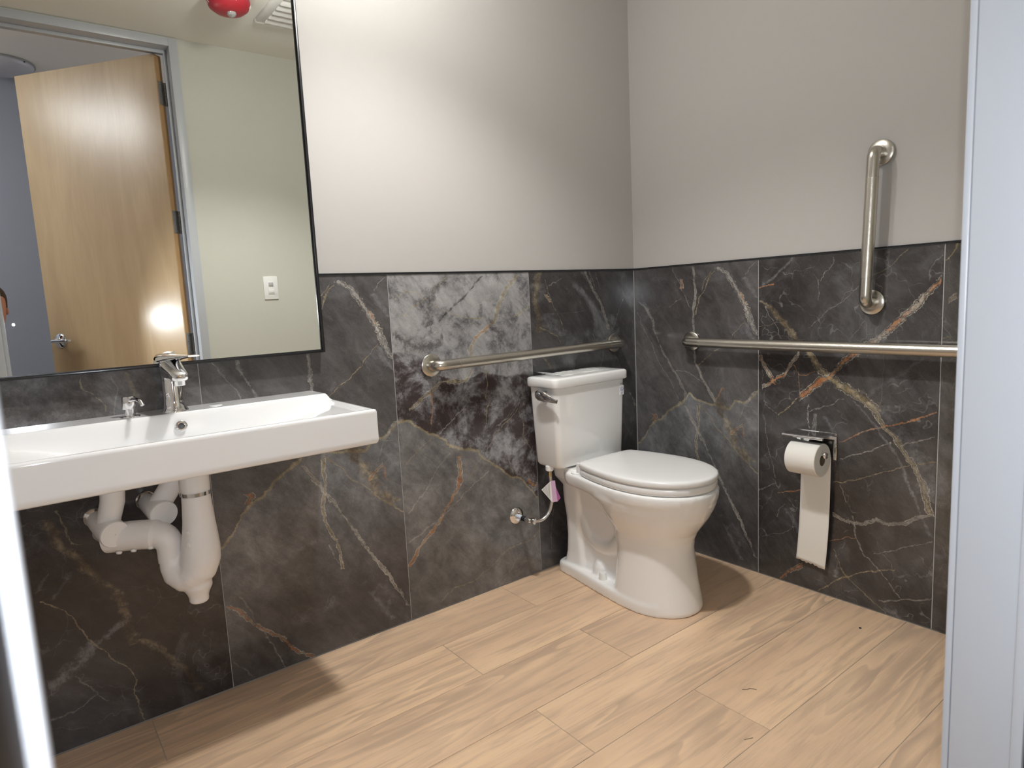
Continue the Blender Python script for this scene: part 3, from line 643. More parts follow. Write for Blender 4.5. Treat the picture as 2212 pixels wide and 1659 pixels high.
# ------------------------------------------------------------------ mirror
mr = empty('mirror', (-1.905, 0, 0.985)); tag(mr, 'large wall mirror with thin black metal frame above the sink', 'mirror')
def ml(t, name, m, sm=None):
    o = t.out(name, m, mr, sm); o.matrix_parent_inverse = Matrix.Translation(-mr.location); return o
MX0, MX1, MZ0, MZ1 = -2.352, -1.4605, 0.983, 2.13
t = MB()
for a in ((MX0, MX0+0.007, MZ0, MZ1), (MX1-0.007, MX1, MZ0, MZ1), (MX0+0.007, MX1-0.007, MZ0, MZ0+0.007), (MX0+0.007, MX1-0.007, MZ1-0.007, MZ1)):
    t.box(a[0], a[1], -0.034, -0.0002, a[2], a[3], 0.0008)
ml(t, 'frame', M['black'], 40)
t = MB()
for a in ((MX0+0.007, MX0+0.0095, MZ0+0.007, MZ1-0.007), (MX1-0.0095, MX1-0.007, MZ0+0.007, MZ1-0.007), (MX0+0.0095, MX1-0.0095, MZ0+0.007, MZ0+0.0095), (MX0+0.0095, MX1-0.0095, MZ1-0.0095, MZ1-0.007)):
    t.box(a[0], a[1], -0.027, -0.024, a[2], a[3], 0.0004)
ml(t, 'inner_lip', M['black'])
t = MB(); t.box(MX0+0.0072, MX1-0.0072, -0.024, -0.006, MZ0+0.0072, MZ1-0.0072); ml(t, 'mirror_glass', M['mirror'])

# ------------------------------------------------------------------ things on the door wall and ceiling (seen in the mirror)
sw = empty('light_switch', (-1.057, YD, 1.243)); tag(sw, 'white wall switch plate with a motion sensor window beside the door frame', 'light switch')
t = MB(); t.box(-0.0385, 0.0385, 0, 0.0065, -0.0625, 0.0625, 0.0025); t.out('plate', M['plastic'], sw, 40)
t = MB(); t.box(-0.0165, 0.0165, 0.0055, 0.009, -0.034, 0.034, 0.001); ins = t.out('insert', M['plastic'], sw, 40)
t = MB(); t.box(-0.0125, 0.0125, 0.0085, 0.013, 0.010, 0.030, 0.002); t.out('sensor_lens', noisy('grey_lens', (0.45, 0.45, 0.45), 0.25), ins, 40)
t = MB(); t.box(-0.0155, 0.0155, 0.0085, 0.0105, -0.030, -0.006, 0.001); t.out('button', M['plastic'], ins, 40)
t = MB(); t.box(-0.0135, 0.0135, 0.0102, 0.0108, -0.0272, -0.026); t.out('button_line', M['hinge'], ins)

fa = empty('fire_alarm', (-1.300, -1.185, HC)); tag(fa, 'round red fire alarm with a clear strobe lens on the ceiling', 'fire alarm')
t = MB(); t.lathe([(0.088, 0), (0.090, -0.006), (0.089, -0.018), (0.081, -0.036), (0.060, -0.052), (0.030, -0.060), (0.001, -0.061)], (0, 0, 0), n=48, cap=(True, False)); t.out('housing', M['red'], fa, 50)
t = MB(); t.lathe([(0.020, -0.052), (0.020, -0.066), (0.013, -0.074), (0.001, -0.076)], (0.004, 0.016, 0), n=20, cap=(True, False)); t.out('strobe_lens', M['lens'], fa, 50)
t = MB(); t.lathe([(0.0035, -0.05), (0.0035, -0.061)], (0.022, -0.012, 0), n=10); t.out('indicator', M['darkink'], fa, 40)
for a in (100, 190, 280, 10):
    ar = math.radians(a)
    rad = Vector((math.cos(ar), math.sin(ar), 0)); tan = Vector((-math.sin(ar), math.cos(ar), 0))
    nrm = (rad*0.86+Vector((0, 0, -0.52))).normalized()
    # lettering seen from below, letter tops towards the ceiling
    upv = (Vector((0, 0, 1))-nrm*nrm.z).normalized(); xv = upv.cross(nrm)
    for i, ch in enumerate('FIRE'):
        off = (i-1.5)*0.0135
        a2 = ar+off/0.082*(1 if xv.dot(tan) > 0 else -1)
        r2 = Vector((math.cos(a2), math.sin(a2), 0)); n2 = (r2*0.86+Vector((0, 0, -0.52))).normalized()
        u2 = (Vector((0, 0, 1))-n2*n2.z).normalized(); x2 = u2.cross(n2)
        p = r2*0.0865+Vector((0, 0, -0.0268))+n2*0.0006
        mt = Matrix(((x2.x, u2.x, n2.x, p.x), (x2.y, u2.y, n2.y, p.y), (x2.z, u2.z, n2.z, p.z), (0, 0, 0, 1)))
        text('letter', ch, 0.019, M['whiteink'], fa, mt)

vf = empty('ceiling_vent', (-0.985, -1.165, HC)); tag(vf, 'white louvred exhaust fan grille on the ceiling beside the red alarm', 'vent')
t = MB()
t.box(-0.165, 0.165, -0.165, -0.135, -0.018, 0, 0.005); t.box(-0.165, 0.165, 0.135, 0.165, -0.018, 0, 0.005)
t.box(-0.165, -0.125, -0.135, 0.135, -0.018, 0, 0.005); t.box(0.125, 0.165, -0.135, 0.135, -0.018, 0, 0.005)
t.out('frame', M['vent'], vf, 40)
t = MB(); t.box(-0.125, 0.125, -0.135, 0.135, -0.002, -0.0004); t.out('backing', M['ventdark'], vf)
for i in range(5):
    t = MB(); t.box(-0.128, 0.128, -0.020, 0.020, -0.0016, 0.0016, 0.0008)
    o = t.out('louvre', M['vent'], vf, 40); o.location = (0, -0.108+i*0.054, -0.013); o.rotation_euler.x = math.radians(24)
t = MB(); t.box(-0.006, 0.006, -0.135, 0.135, -0.020, -0.008, 0.002); t.out('rib', M['vent'], vf, 40)

cl = empty('ceiling_lamp', (-2.09, -2.99, 2.62)); tag(cl, 'round flat grey ceiling lamp in the corridor behind the door', 'lamp')
t = MB(); t.lathe([(0.17, 0), (0.172, -0.006), (0.160, -0.034), (0.10, -0.052), (0.001, -0.056)], (0, 0, 0), n=48, cap=(True, False)); t.out('shade', noisy('unlit_lamp_shade', (0.42, 0.41, 0.44), 0.4), cl, 60)
t = MB(); t.lathe([(0.176, 0), (0.176, -0.010)], (0, 0, 0), n=48); t.out('rim', M['hinge'], cl, 40)
t = MB(); t.box(0.098, 0.122, 0.11, 0.125, -0.016, -0.004, 0.002); t.out('clip', M['rubber'], cl)

# ------------------------------------------------------------------ sink
SX0, SX1, SY0 = -2.332, -1.479, -0.402
sink = empty('sink', (-1.905, 0, 0.75)); tag(sink, 'long white rectangular wall-hung sink below the mirror', 'sink')
def inv(o, root): o.matrix_parent_inverse = Matrix.Translation(-root.location); return o
def sst(a): a = max(0.0, min(1.0, a)); return a*a*(3-2*a)
def sink_z(x, y):
    z = 0.845
    inx = min((x-(SX0+0.014))/0.012, ((SX1-0.014)-x)/0.012); iny0 = (y-(SY0+0.013))/0.014; iny1 = (-0.112-y)/0.016
    rim = sst(min(1, inx)) * sst(min(1, iny0)) * sst(min(1, iny1))
    ramp = sst(((SX1-0.016)-x)/0.30) * sst((x-(SX0+0.016))/0.30)
    fl = 0.010+0.062*ramp+0.006*max(0, 1-math.hypot((x+1.905)/0.2, (y+0.24)/0.12))
    z -= fl*rim
    deck = sst((y+0.120)/0.012)*sst((SX1-0.004-x)/0.020)*sst((x-(SX0+0.004))/0.020)
    zz = z+0.020*deck if y > -0.125 else z
    return zz
s = MB(); bm = s.bm
xs = sorted(set([SX0, SX0+0.002, SX0+0.005]+[SX0+0.01+i*0.0045 for i in range(15)]+[SX0+0.08+i*0.0145 for i in range(48)]+[SX1-0.01-i*0.0045 for i in range(17)]+[SX1-0.005, SX1-0.002, SX1]))
xs = [x for i, x in enumerate(xs) if i == 0 or x-xs[i-1] > 0.0009]
ys = sorted(set([SY0, SY0+0.002, SY0+0.005]+[SY0+0.009+i*0.0035 for i in range(8)]+[SY0+0.045+i*0.016 for i in range(15)]+[-0.128+i*0.002 for i in range(13)]+[-0.09, -0.07, -0.05, -0.02, -0.0005]))
G = []
for j, y in enumerate(ys):
    row = []
    for i, x in enumerate(xs):
        z = sink_z(x, y)
        ed = min(x-SX0, SX1-x, y-SY0)
        if ed < 0.006: z -= 0.006-math.sqrt(max(0, 0.006**2-(0.006-ed)**2))
        row.append(bm.verts.new((x, y, z)))
    G.append(row)
for a, b in zip(G, G[1:]):
    for i in range(len(xs)-1): bm.faces.new((a[i], a[i+1], b[i+1], b[i]))
# sides down to a rounded lower edge and the underside
loop = [v for v in G[0]]+[r[-1] for r in G[1:]]+[v for v in G[-1][-2::-1]]+[r[0] for r in G[-2:0:-1]]
cx, cy = -1.905, -0.2
prev = loop
for z, ins in ((None, 0.0), (0.768, 0.0), (0.762, 0.0), (0.755, 0.002), (0.751, 0.006), (0.750, 0.012)):
    nr = []
    for v in loop:
        x = min(max(v.co.x, SX0+ins), SX1-ins); y = max(v.co.y, SY0+ins)
        nr.append(bm.verts.new((x, y, v.co.z-0.004 if z is None else z)))
    for i in range(len(loop)):
        j = (i+1) % len(loop); bm.faces.new((prev[i], nr[i], nr[j], prev[j]))
    prev = nr
bm.faces.new(prev)
inv(s.out('basin', M['sinkporc'], sink, 50), sink)
t = MB(); t.lathe([(0.0145, 0), (0.0145, 0.003), (0.0125, 0.0045), (0.0085, 0.0045), (0.0085, 0.001)], (-1.902, -0.1205, 0.830), (0, -1, 0.22), 28, (False, False))
t.lathe([(0.0085, 0.0012), (0.0004, 0.0012)], (-1.902, -0.1205, 0.830), (0, -1, 0.22), 28, (False, True)); ov = inv(t.out('overflow_ring', M['chrome'], sink, 40), sink)
t = MB(); t.lathe([(0.0078, 0.0016), (0.0002, 0.0016)], (-1.902, -0.1205, 0.830), (0, -1, 0.22), 20); o = t.out('overflow_hole', noisy('grey_hole', (0.16, 0.16, 0.17), 0.5), ov)
t = MB(); t.lathe([(0.017, 0), (0.017, 0.0016), (0.014, 0.0028), (0.001, 0.003)], (-1.800, -0.062, 0.8648), n=32); inv(t.out('hole_cover', M['sinkporc'], sink, 40), sink)
t = MB(); t.lathe([(0.030, 0), (0.030, 0.002), (0.026, 0.004), (0.002, 0.0045)], (-1.905, -0.235, sink_z(-1.905, -0.235)-0.001), n=32); inv(t.out('drain', M['chrome'], sink, 40), sink)

# faucet
fx, fy, fz = -1.902, -0.062, 0.8645
fc = empty('faucet', (fx, fy, fz)); tag(fc, 'chrome single-lever faucet on the back edge of the sink', 'faucet')
t = MB(); t.lathe([(0.033, 0), (0.033, 0.003), (0.0305, 0.006), (0.0275, 0.014), (0.0255, 0.03), (0.0252, 0.080), (0.0235, 0.090), (0.017, 0.098), (0.001, 0.101)], (0, 0, 0), n=40, cap=(True, False)); t.out('body', M['chrome'], fc, 45)
def sq(p, hw, hh, r=0.35, n=20):
    out = []
    for k_ in range(n):
        a = 2*PI*k_/n; c, s2 = math.cos(a), math.sin(a)
        out.append((math.copysign(abs(c)**(2/3.2), c)*hw, math.copysign(abs(s2)**(2/3.2), s2)*hh))
    return out
def sweep_rect(t, path, dims):
    P = [Vector(p) for p in path]; rings = []
    for i, p in enumerate(P):
        tg = (P[min(i+1, len(P)-1)]-P[max(i-1, 0)]).normalized(); sx = Vector((1, 0, 0)); u = tg.cross(sx).normalized()
        rings.append([p+sx*a+u*b for a, b in sq(p, *dims[i])])
    t.loft(rings)
t = MB()
sweep_rect(t, [(0, 0.020, 0.118), (0, 0.004, 0.116), (0, -0.02, 0.112), (0, -0.05, 0.108), (0, -0.085, 0.104), (0, -0.112, 0.099), (0, -0.119, 0.0975), (0, -0.1215, 0.097)],
           [(0.022, 0.013), (0.0262, 0.027), (0.0260, 0.025), (0.0245, 0.0195), (0.0220, 0.0145), (0.0205, 0.012), (0.017, 0.009), (0.010, 0.005)])
t.lathe([(0.022, 0.078), (0.0245, 0.092), (0.0250, 0.120), (0.022, 0.128), (0.001, 0.130)], (0, 0, 0), n=36, cap=(True, False))
t.out('spout', M['chrome'], fc, 45)
t = MB(); t.lathe([(0.0135, 0), (0.0145, 0.002), (0.0145, 0.016), (0.0155, 0.018), (0.0155, 0.022), (0.012, 0.024)], (0, -0.098, 0.076), n=28); t.out('aerator', M['chrome'], fc, 40)
t = MB()
sweep_rect(t, [(-0.008, 0.026, 0.139), (0, 0.0, 0.1405), (0.012, -0.035, 0.144), (0.025, -0.075, 0.147), (0.038, -0.112, 0.149)],
           [(0.0215, 0.0080), (0.0225, 0.0115), (0.0195, 0.0065), (0.0165, 0.0038), (0.0140, 0.0022)])
t.out('lever', M['chrome'], fc, 45)

# soap dispenser: pump above, bottle below the deck
sd = empty('soap_dispenser', (-2.008, -0.064, 0.8645)); tag(sd, 'small chrome soap pump left of the faucet', 'soap dispenser')
t = MB(); t.lathe([(0.024, 0), (0.023, 0.0025), (0.0125, 0.004), (0.0125, 0.024)], (0, 0, 0), n=32); t.out('collar', M['chrome'], sd, 40)
t = MB(); t.lathe([(0.0155, 0.020), (0.0165, 0.022), (0.0165, 0.050), (0.0155, 0.053), (0.001, 0.0535)], (0, 0, 0), n=32, cap=(True, False)); t.out('pump_head', M['chrome'], sd, 40)
t = MB(); t.tube(bend([(0, -0.008, 0.043), (0.010, -0.050, 0.050), (0.016, -0.078, 0.046), (0.019, -0.086, 0.036)], 0.01), 0.0048, 12); t.out('spout', M['chrome'], sd, 60)
t = MB(); t.lathe([(0.017, -0.113), (0.030, -0.120), (0.033, -0.135), (0.033, -0.172), (0.029, -0.180)], (0.006, 0.010, 0), n=28); t.out('soap_bottle', M['plastic'], sd, 50)
t = MB(); t.cyl((0, 0.01, -0.125), (0, 0.004, -0.02), 0.010); t.out('neck', M['plastic'], sd, 50)

# wrapped drain trap
tr = empty('drain_pipe', (-1.905, -0.2, 0.39)); tag(tr, 'white wrapped drain trap under the sink', 'pipe')
t = MB(); t.lathe([(0.0355, 0.672), (0.0355, 0.750)], (-1.902, -0.205, 0), n=36); inv(t.out('sleeve', M['plastic'], tr, 40), tr)
t = MB(); t.lathe([(0.0335, 0.663), (0.0370, 0.664), (0.0370, 0.6735), (0.0335, 0.6745)], (-1.902, -0.205, 0), n=36); inv(t.out('clamp_ring', M['chrome'], tr, 40), tr)
t = MB()
pts = [(-1.902, -0.205, 0.668), (-1.902, -0.205, 0.63), (-1.902, -0.205, 0.59), (-1.903, -0.205, 0.555), (-1.904, -0.204, 0.525), (-1.907, -0.202, 0.495), (-1.915, -0.197, 0.470),
       (-1.929, -0.188, 0.454), (-1.946, -0.178, 0.452), (-1.960, -0.169, 0.463), (-1.967, -0.163, 0.482), (-1.968, -0.160, 0.51)]
t.tube(pts, [0.034, 0.036, 0.039, 0.043, 0.0465, 0.0485, 0.0475, 0.046, 0.042, 0.037, 0.031, 0.027], 28)
t.lathe([(0.034, 0.440), (0.036, 0.420), (0.031, 0.410), (0.026, 0.400), (0.0235, 0.390), (0.0245, 0.382), (0.0205, 0.377)], (-1.920, -0.194, 0), n=28)
o = inv(t.out('trap_cover', M['wrap'], tr, 70), tr)
q = o.modifiers.new('fuse', 'REMESH'); q.mode = 'VOXEL'; q.voxel_size = 0.003; q.use_smooth_shade = True
q = o.modifiers.new('soften', 'SMOOTH'); q.factor = 0.5; q.iterations = 10
for i, (px, pz) in enumerate(((-1.942, 0.575), (-1.948, 0.545))):
    t = MB(); t.lathe([(0.0075, 0), (0.0065, 0.004), (0.001, 0.0055)], (-1.9335+i*-0.004, -0.232, pz), (-0.75, -0.65, 0), 14); inv(t.out('snap_button', M['plastic'], tr, 60), tr)
t = MB()
el = bend([(-1.968, -0.160, 0.492), (-1.968, -0.152, 0.560), (-2.02, -0.115, 0.565), (-2.092, -0.066, 0.560)], 0.035, 8)
t.tube(el, [0.0300, 0.0305]+[0.0335]*7+[0.0375]*(len(el)-9), 26)
inv(t.out('elbow_cover', M['wrap'], tr, 70), tr)
for p in ((-2.01, -0.150, 0.536), (-2.045, -0.126, 0.532), (-2.075, -0.105, 0.529)):
    t = MB(); t.lathe([(0.0075, 0), (0.006, 0.004), (0.001, 0.0052)], p, (-0.2, -0.5, -0.8), 14); inv(t.out('snap_button', M['plastic'], tr, 60), tr)
t = MB(); t.cyl((-2.088, -0.068, 0.560), (-2.10, 0.0, 0.559), 0.021); inv(t.out('waste_pipe', M['plastic'], tr, 40), tr)

# wrapped supply valves
for nm, wx, wz, cxp, top, lab in (('supply_valve', -2.110, 0.603, (-2.082, -0.112, 0.583), [(-2.074, -0.095, 0.66), (-2.064, -0.085, 0.750)], 'white wrapped supply valve left of the drain trap'),
                                  ('supply_valve', -1.988, 0.622, (-1.968, -0.112, 0.608), [(-1.935, -0.090, 0.675), (-1.915, -0.080, 0.750)], 'white wrapped supply valve with tilted riser, nearer the trap')):
    v = empty(nm, (wx, 0, wz)); tag(v, lab, 'pipe', 'wrapped valves under the sink')
    t = MB(); t.lathe([(0.028, 0), (0.028, 0.002), (0.024, 0.007), (0.012, 0.011)], (wx, 0, wz), (0, -1, 0), 32); inv(t.out('escutcheon', M['chrome'], v, 40), v)
    C0 = Vector(cxp); W0 = Vector((wx, 0, wz)); dr = (C0-W0).normalized()
    t = MB(); t.lathe([(0.024, 0.014), (0.027, 0.03), (0.030, 0.06), (0.0335, (C0-W0).length-0.012), (0.033, (C0-W0).length)], W0, dr, 30); inv(t.out('valve_cover', M['wrap'], v, 60), v)
    t = MB(); t.lathe([(0.0325, 0), (0.0345, 0.002), (0.0345, 0.010), (0.033, 0.013), (0.001, 0.0135)], C0-dr*0.002, dr, 32, (True, False)); inv(t.out('end_cap', M['plastic'], v, 35), v)
    t = MB(); p0 = W0.lerp(C0, 0.66)
    t.tube([p0, p0.lerp(Vector(top[0]), 0.5), top[0], Vector(top[0]).lerp(Vector(top[1]), 0.5), top[1]], [0.028, 0.0275, 0.028, 0.0285, 0.0275], 26); inv(t.out('riser_cover', M['wrap'], v, 60), v)

# ------------------------------------------------------------------ grab bars
def grab(name, a, b, nrm, lab, mat, standoff=0.055):
    a, b, n = Vector(a), Vector(b), Vector(nrm)
    r = empty(name, a); tag(r, lab, 'grab bar', 'grab bars around the toilet')
    d = (b-a).normalized()
    path = bend([a+n*0.004, a+n*standoff, b+n*standoff, b+n*0.004], 0.036, 10)
    m = [path[:12], path[11:13], path[12:]]
    t = MB(); t.tube(m[0]+[m[0][-1]+d*0.055], 0.0186, 24, (True, False)); e1 = t.out('elbow', M['steel'], r, 60); inv(e1, r)
    t = MB(); t.tube([m[2][0]-d*0.055]+m[2], 0.0186, 24, (False, True)); inv(t.out('elbow', M['steel'], r, 60), r)
    t = MB(); t.tube([m[0][-1]+d*0.054, m[2][0]-d*0.054], 0.0187, 24); inv(t.out('bar', mat, r, 60), r)
    for p in (a, b):
        t = MB(); t.lathe([(0.0395, 0.0002), (0.0402, 0.003), (0.0395, 0.0085), (0.037, 0.0105), (0.0205, 0.0125), (0.0189, 0.0125), (0.0189, 0.0105)], p, n, 48, (True, False)); inv(t.out('flange', M['steel'], r, 35), r)
    return r
grab('grab_bar', (-1.070, 0, 0.901), (-0.146, 0, 0.907), (0, -1, 0), 'horizontal satin steel grab bar on the wall behind the toilet', M['peened'])
grab('grab_bar', (0, -0.310, 0.909), (0, -1.375, 0.903), (-1, 0, 0), 'long horizontal satin steel grab bar on the right wall', M['peened'])
grab('grab_bar', (0, -1.036, 1.517), (0, -1.019, 1.051), (-1, 0, 0), 'upright satin steel grab bar on the right wall', M['peened'])

# ------------------------------------------------------------------ toilet paper holder and roll
th = empty('paper_holder', (0, -0.838, 0.56)); tag(th, 'chrome toilet paper holder with flat shelf on the right wall', 'paper holder')
t = MB(); t.box(-0.003, 0, -0.911, -0.765, 0.505, 0.601, 0.0012)
inv(t.out('back_plate', M['chrome'], th, 40), th)
t = MB()
L0, L1 = -0.911, -0.765
t.box(-0.096, -0.002, L0, L1, 0.5985, 0.6005, 0.0005); t.tube([(-0.0985, L0, 0.5955), (-0.0985, L1, 0.5955)], 0.0048, 14)
inv(t.out('shelf', M['chrome'], th, 40), th)
t = MB(); t.tube(bend([(-0.002, -0.772, 0.535), (-0.074, -0.772, 0.535), (-0.074, -0.912, 0.535)], 0.01), 0.0075, 18)
t.lathe([(0.0075, 0), (0.0115, 0.001), (0.0115, 0.006), (0.009, 0.009), (0.001, 0.0095)], (-0.074, -0.905, 0.535), (0, -1, 0), 24, (True, False)); inv(t.out('arm', M['chrome'], th, 50), th)
for py in (-0.889, -0.787):
    t = MB(); t.lathe([(0.0055, 0), (0.0055, 0.001), (0.0045, 0.0016)], (-0.003, py, 0.566), (-1, 0, 0), 16); inv(t.out('screw', M['hinge'], th, 40), th)
rc = Vector((-0.074, 0, 0.5165)); R1, R0 = 0.0585, 0.0195
pr = empty('toilet_paper', (-0.074, -0.84, 0.5165)); tag(pr, 'white toilet paper roll with its loose end hanging down the wall', 'toilet paper')
t = MB(); Y0_, Y1_ = -0.8985, -0.7905
t.lathe([(R0, 0), (R1-0.002, 0), (R1, 0.002), (R1, 0.106), (R1-0.002, 0.108), (R0, 0.108)], (rc.x, Y0_, rc.z), (0, 1, 0), 64, (False, False))
t.lathe([(R0, 0.108), (R0, 0)], (rc.x, Y0_, rc.z), (0, 1, 0), 64, (False, False)); inv(t.out('roll', M['paper'], pr, 40), pr)
t = MB(); t.lathe([(R0-0.0001, 0.001), (R0-0.0001, 0.107)], (rc.x, Y0_, rc.z), (0, 1, 0), 40, (False, False))
t.lathe([(R0-0.0012, 0.001), (R0-0.0012, 0.107)], (rc.x, Y0_, rc.z), (0, 1, 0), 40, (False, False)); inv(t.out('core', M['card'], pr, 60), pr)
t = MB(); bm = t.bm; rows_ = []
NZ, NY = 34, 14
for i in range(NZ+1):
    f = i/NZ; z = 0.5165-(0.5165-0.112)*f
    row = []
    for j in range(NY+1):
        g_ = j/NY; y = Y1_+(Y0_-Y1_)*g_
        zz = z-0.006*g_*f*f*2-(0.0025*math.sin(j*2.9)+0.0015*math.sin(j*5.3) if i == NZ else 0)
        yy_ = y+0.016*f*f*f
        x = rc.x+R1+0.0004 if f < 0.02 else rc.x+R1+0.0004-0.004*math.sin(f*2.2)+0.0035*math.sin(g_*3.1)*f+0.002*f
        row.append(bm.verts.new((min(x, -0.0075), yy_, zz)))
    rows_.append(row)
for a, b in zip(rows_, rows_[1:]):
    for j in range(NY): bm.faces.new((a[j], a[j+1], b[j+1], b[j]))
o = inv(t.out('loose_end', M['paper'], pr, 180), pr); sm = o.modifiers.new('thickness', 'SOLIDIFY'); sm.thickness = 0.0006; sm.offset = 0

# ------------------------------------------------------------------ toilet
XC = -0.4600
tl = empty('toilet', (XC, 0, 0)); tag(tl, 'white two-piece toilet with closed lid in the corner', 'toilet')
def egg(z, hw, df, db, dm, pf=2.1, pb=2.6, n=56):
    out = []
    for i in range(n):
        a = 2*PI*i/n; c, s2 = math.cos(a), math.sin(a); p = pf if s2 > 0 else pb
        x = math.copysign(abs(c)**(2/p), c)*hw; q = abs(s2)**(2/p)
        d = dm+(df-dm)*q if s2 > 0 else dm-(dm-db)*q
        out.append(Vector((x, -d, z)))
    return out
def outline(z, tab, sc_=1.0):
    # tab: (distance from the wall, half width) from the back to the front tip
    L = [Vector((-h*sc_, -d, z)) for d, h in tab]; R_ = [Vector((h*sc_, -d, z)) for d, h in tab[-2:0:-1]]
    return L+R_
def smooth_tab(tab, n=26):
    ds = [d for d, h in tab]; out = []
    for i in range(n+1):
        # denser near both ends
        u = 0.5-0.5*math.cos(PI*i/n); d = ds[0]+(ds[-1]-ds[0])*u
        for (a, ha), (b, hb), k_ in zip(tab, tab[1:], range(len(tab))):
            if a <= d <= b+1e-9:
                out.append((d, ha+(hb-ha)*(d-a)/(b-a+1e-12))); break
    return out
b = MB()
# bowl and front column
secs = [(0.0, .139, .655, .345, .47), (.012, .140, .657, .345, .47), (.05, .136, .650, .35, .47), (.10, .130, .640, .355, .47), (.16, .1245, .631, .36, .47), (.215, .1215, .626, .36, .465), (.25, .124, .629, .350, .46),
        (.28, .134, .642, .335, .46), (.31, .149, .664, .312, .46), (.34, .1635, .685, .292, .46), (.37, .1745, .701, .272, .46), (.395, .181, .711, .25, .46), (.42, .182, .712, .22, .46)]
b.loft([egg(z, hw, df, db, dm, 2.15, (2.9 if z > .39 else 2.3) if z > .25 else 3.0) for z, hw, df, db, dm in secs])
# foot plate
ft = smooth_tab([(.030, .0), (.031, .05), (.036, .075), (.046, .088), (.07, .095), (.12, .099), (.20, .111), (.30, .126), (.40, .138), (.47, .143), (.53, .137), (.58, .118), (.62, .085), (.645, .045), (.655, .0)], 40)
def ftr(z, sc_): return outline(z, [(d if sc_ == 1 else .35+(d-.35)*(1-(1-sc_)*0.4), h*sc_) for d, h in ft])
b.loft([ftr(0, 1.0), ftr(.030, 1.0), ftr(.040, .985), ftr(.046, .95)])
# rear body, S-profiled back
rr = []
for z, hw, d0, d1 in ((0.0, .084, .060, .20), (.05, .082, .060, .20), (.09, .078, .068, .185), (.16, .076, .072, .175), (.24, .076, .068, .175), (.31, .082, .062, .18), (.36, .092, .070, .20), (.40, .104, .09, .22), (.425, .112, .11, .24)):
    rr.append([Vector((v.x, -v.y, v.z)) for v in rrect(-hw, hw, d0, d1, .034, z)])
b.loft(rr)
rr = []
for z, hw, d0, d1 in ((0.0, .080, .12, .44), (.05, .076, .12, .44), (.08, .066, .12, .44), (.20, .060, .12, .44), (.30, .068, .12, .44), (.36, .088, .12, .44), (.42, .115, .12, .44)):
    rr.append([Vector((v.x, -v.y, v.z)) for v in rrect(-hw, hw, d0, d1, .02, z)])
b.loft(rr)
# outlet boss and trapway ridge on both flanks
for sgn in (-1, 1):
    b.tube([(sgn*.056, -.262, .02), (sgn*.058, -.262, .05), (sgn*.057, -.262, .072), (sgn*.055, -.262, .088), (sgn*.050, -.262, .098)], [.036, .035, .033, .025, .010], 18)
    b.tube(bend([(sgn*.045, -.40, .26), (sgn*.042, -.34, .17), (sgn*.040, -.28, .15), (sgn*.038, -.20, .17), (sgn*.036, -.16, .26)], .05, 6), .034, 16)
# deck that carries seat and tank
dt = smooth_tab([(.140, .0), (.141, .112), (.147, .134), (.165, .142), (.22, .151), (.30, .167), (.38, .180), (.46, .188), (.53, .185), (.59, .170), (.64, .145), (.68, .110), (.705, .070), (.717, .032), (.7195, .0)], 60)
b.loft([outline(z, [(.43+(d-.43)*k2, h*k2) for d, h in dt]) for z, k2 in ((.396, .945), (.402, .968), (.410, .985), (.424, .997), (.438, 1.0), (.444, .992), (.4475, .968))])
b.loft([[Vector((v.x, -v.y, v.z)) for v in rrect(-hw, hw, d0, .22, .022, z)] for z, hw, d0 in ((.37, .088, .08), (.395, .108, .072), (.415, .124, .068), (.459, .127, .064))])
body = b.out('bowl', M['porc'], tl, 180)
md = body.modifiers.new('fuse', 'REMESH'); md.mode = 'VOXEL'; md.voxel_size = 0.0042; md.use_smooth_shade = True
md = body.modifiers.new('soften', 'SMOOTH'); md.factor = 0.5; md.iterations = 9
# bolt caps
for sgn in (-1, 1):
    t = MB(); t.lathe([(0.0165, 0.040), (0.0165, 0.048), (0.0140, 0.068), (0.0125, 0.0715), (0.001, 0.0725)], (sgn*.093, -.302, 0), n=24, cap=(True, False)); t.out('bolt_cap', M['plastic'], tl, 45)
# seat ring and lid
st_tab = smooth_tab([(.228, .0), (.229, .09), (.232, .125), (.241, .141), (.27, .152), (.33, .168), (.40, .180), (.46, .1855), (.52, .183), (.58, .170), (.63, .147), (.67, .115), (.695, .083), (.710, .050), (.717, .02), (.718, .0)], 44)
def so(z, k_, dz=0): return outline(z, [(.47+(d-.47)*k_, h*k_) for d, h in st_tab])
t = MB(); t.loft([so(.4485, .955), so(.451, .975), so(.456, .985), so(.472, .985), so(.475, .97)]); t.out('seat', M['plastic'], tl, 50)
t = MB(); t.loft([so(.4775, .975), so(.479, .992), so(.483, 1.0), so(.4925, 1.0), so(.4965, .992), so(.4990, .975), so(.5008, .93), so(.5025, .80), so(.5040, .5), so(.5045, .12)]); t.out('lid', M['plastic'], tl, 50)
for sgn in (-1, 1):
    t = MB(); t.lathe([(.024, 0), (.024, .0045), (.021, .0065), (.001, .007)], (sgn*.118, -.207, .446), n=28, cap=(True, False)); t.box(sgn*.121-.008, sgn*.121+.008, -.232, -.212, .450, .4905, .004)
    t.out('hinge', M['plastic'], tl, 40)
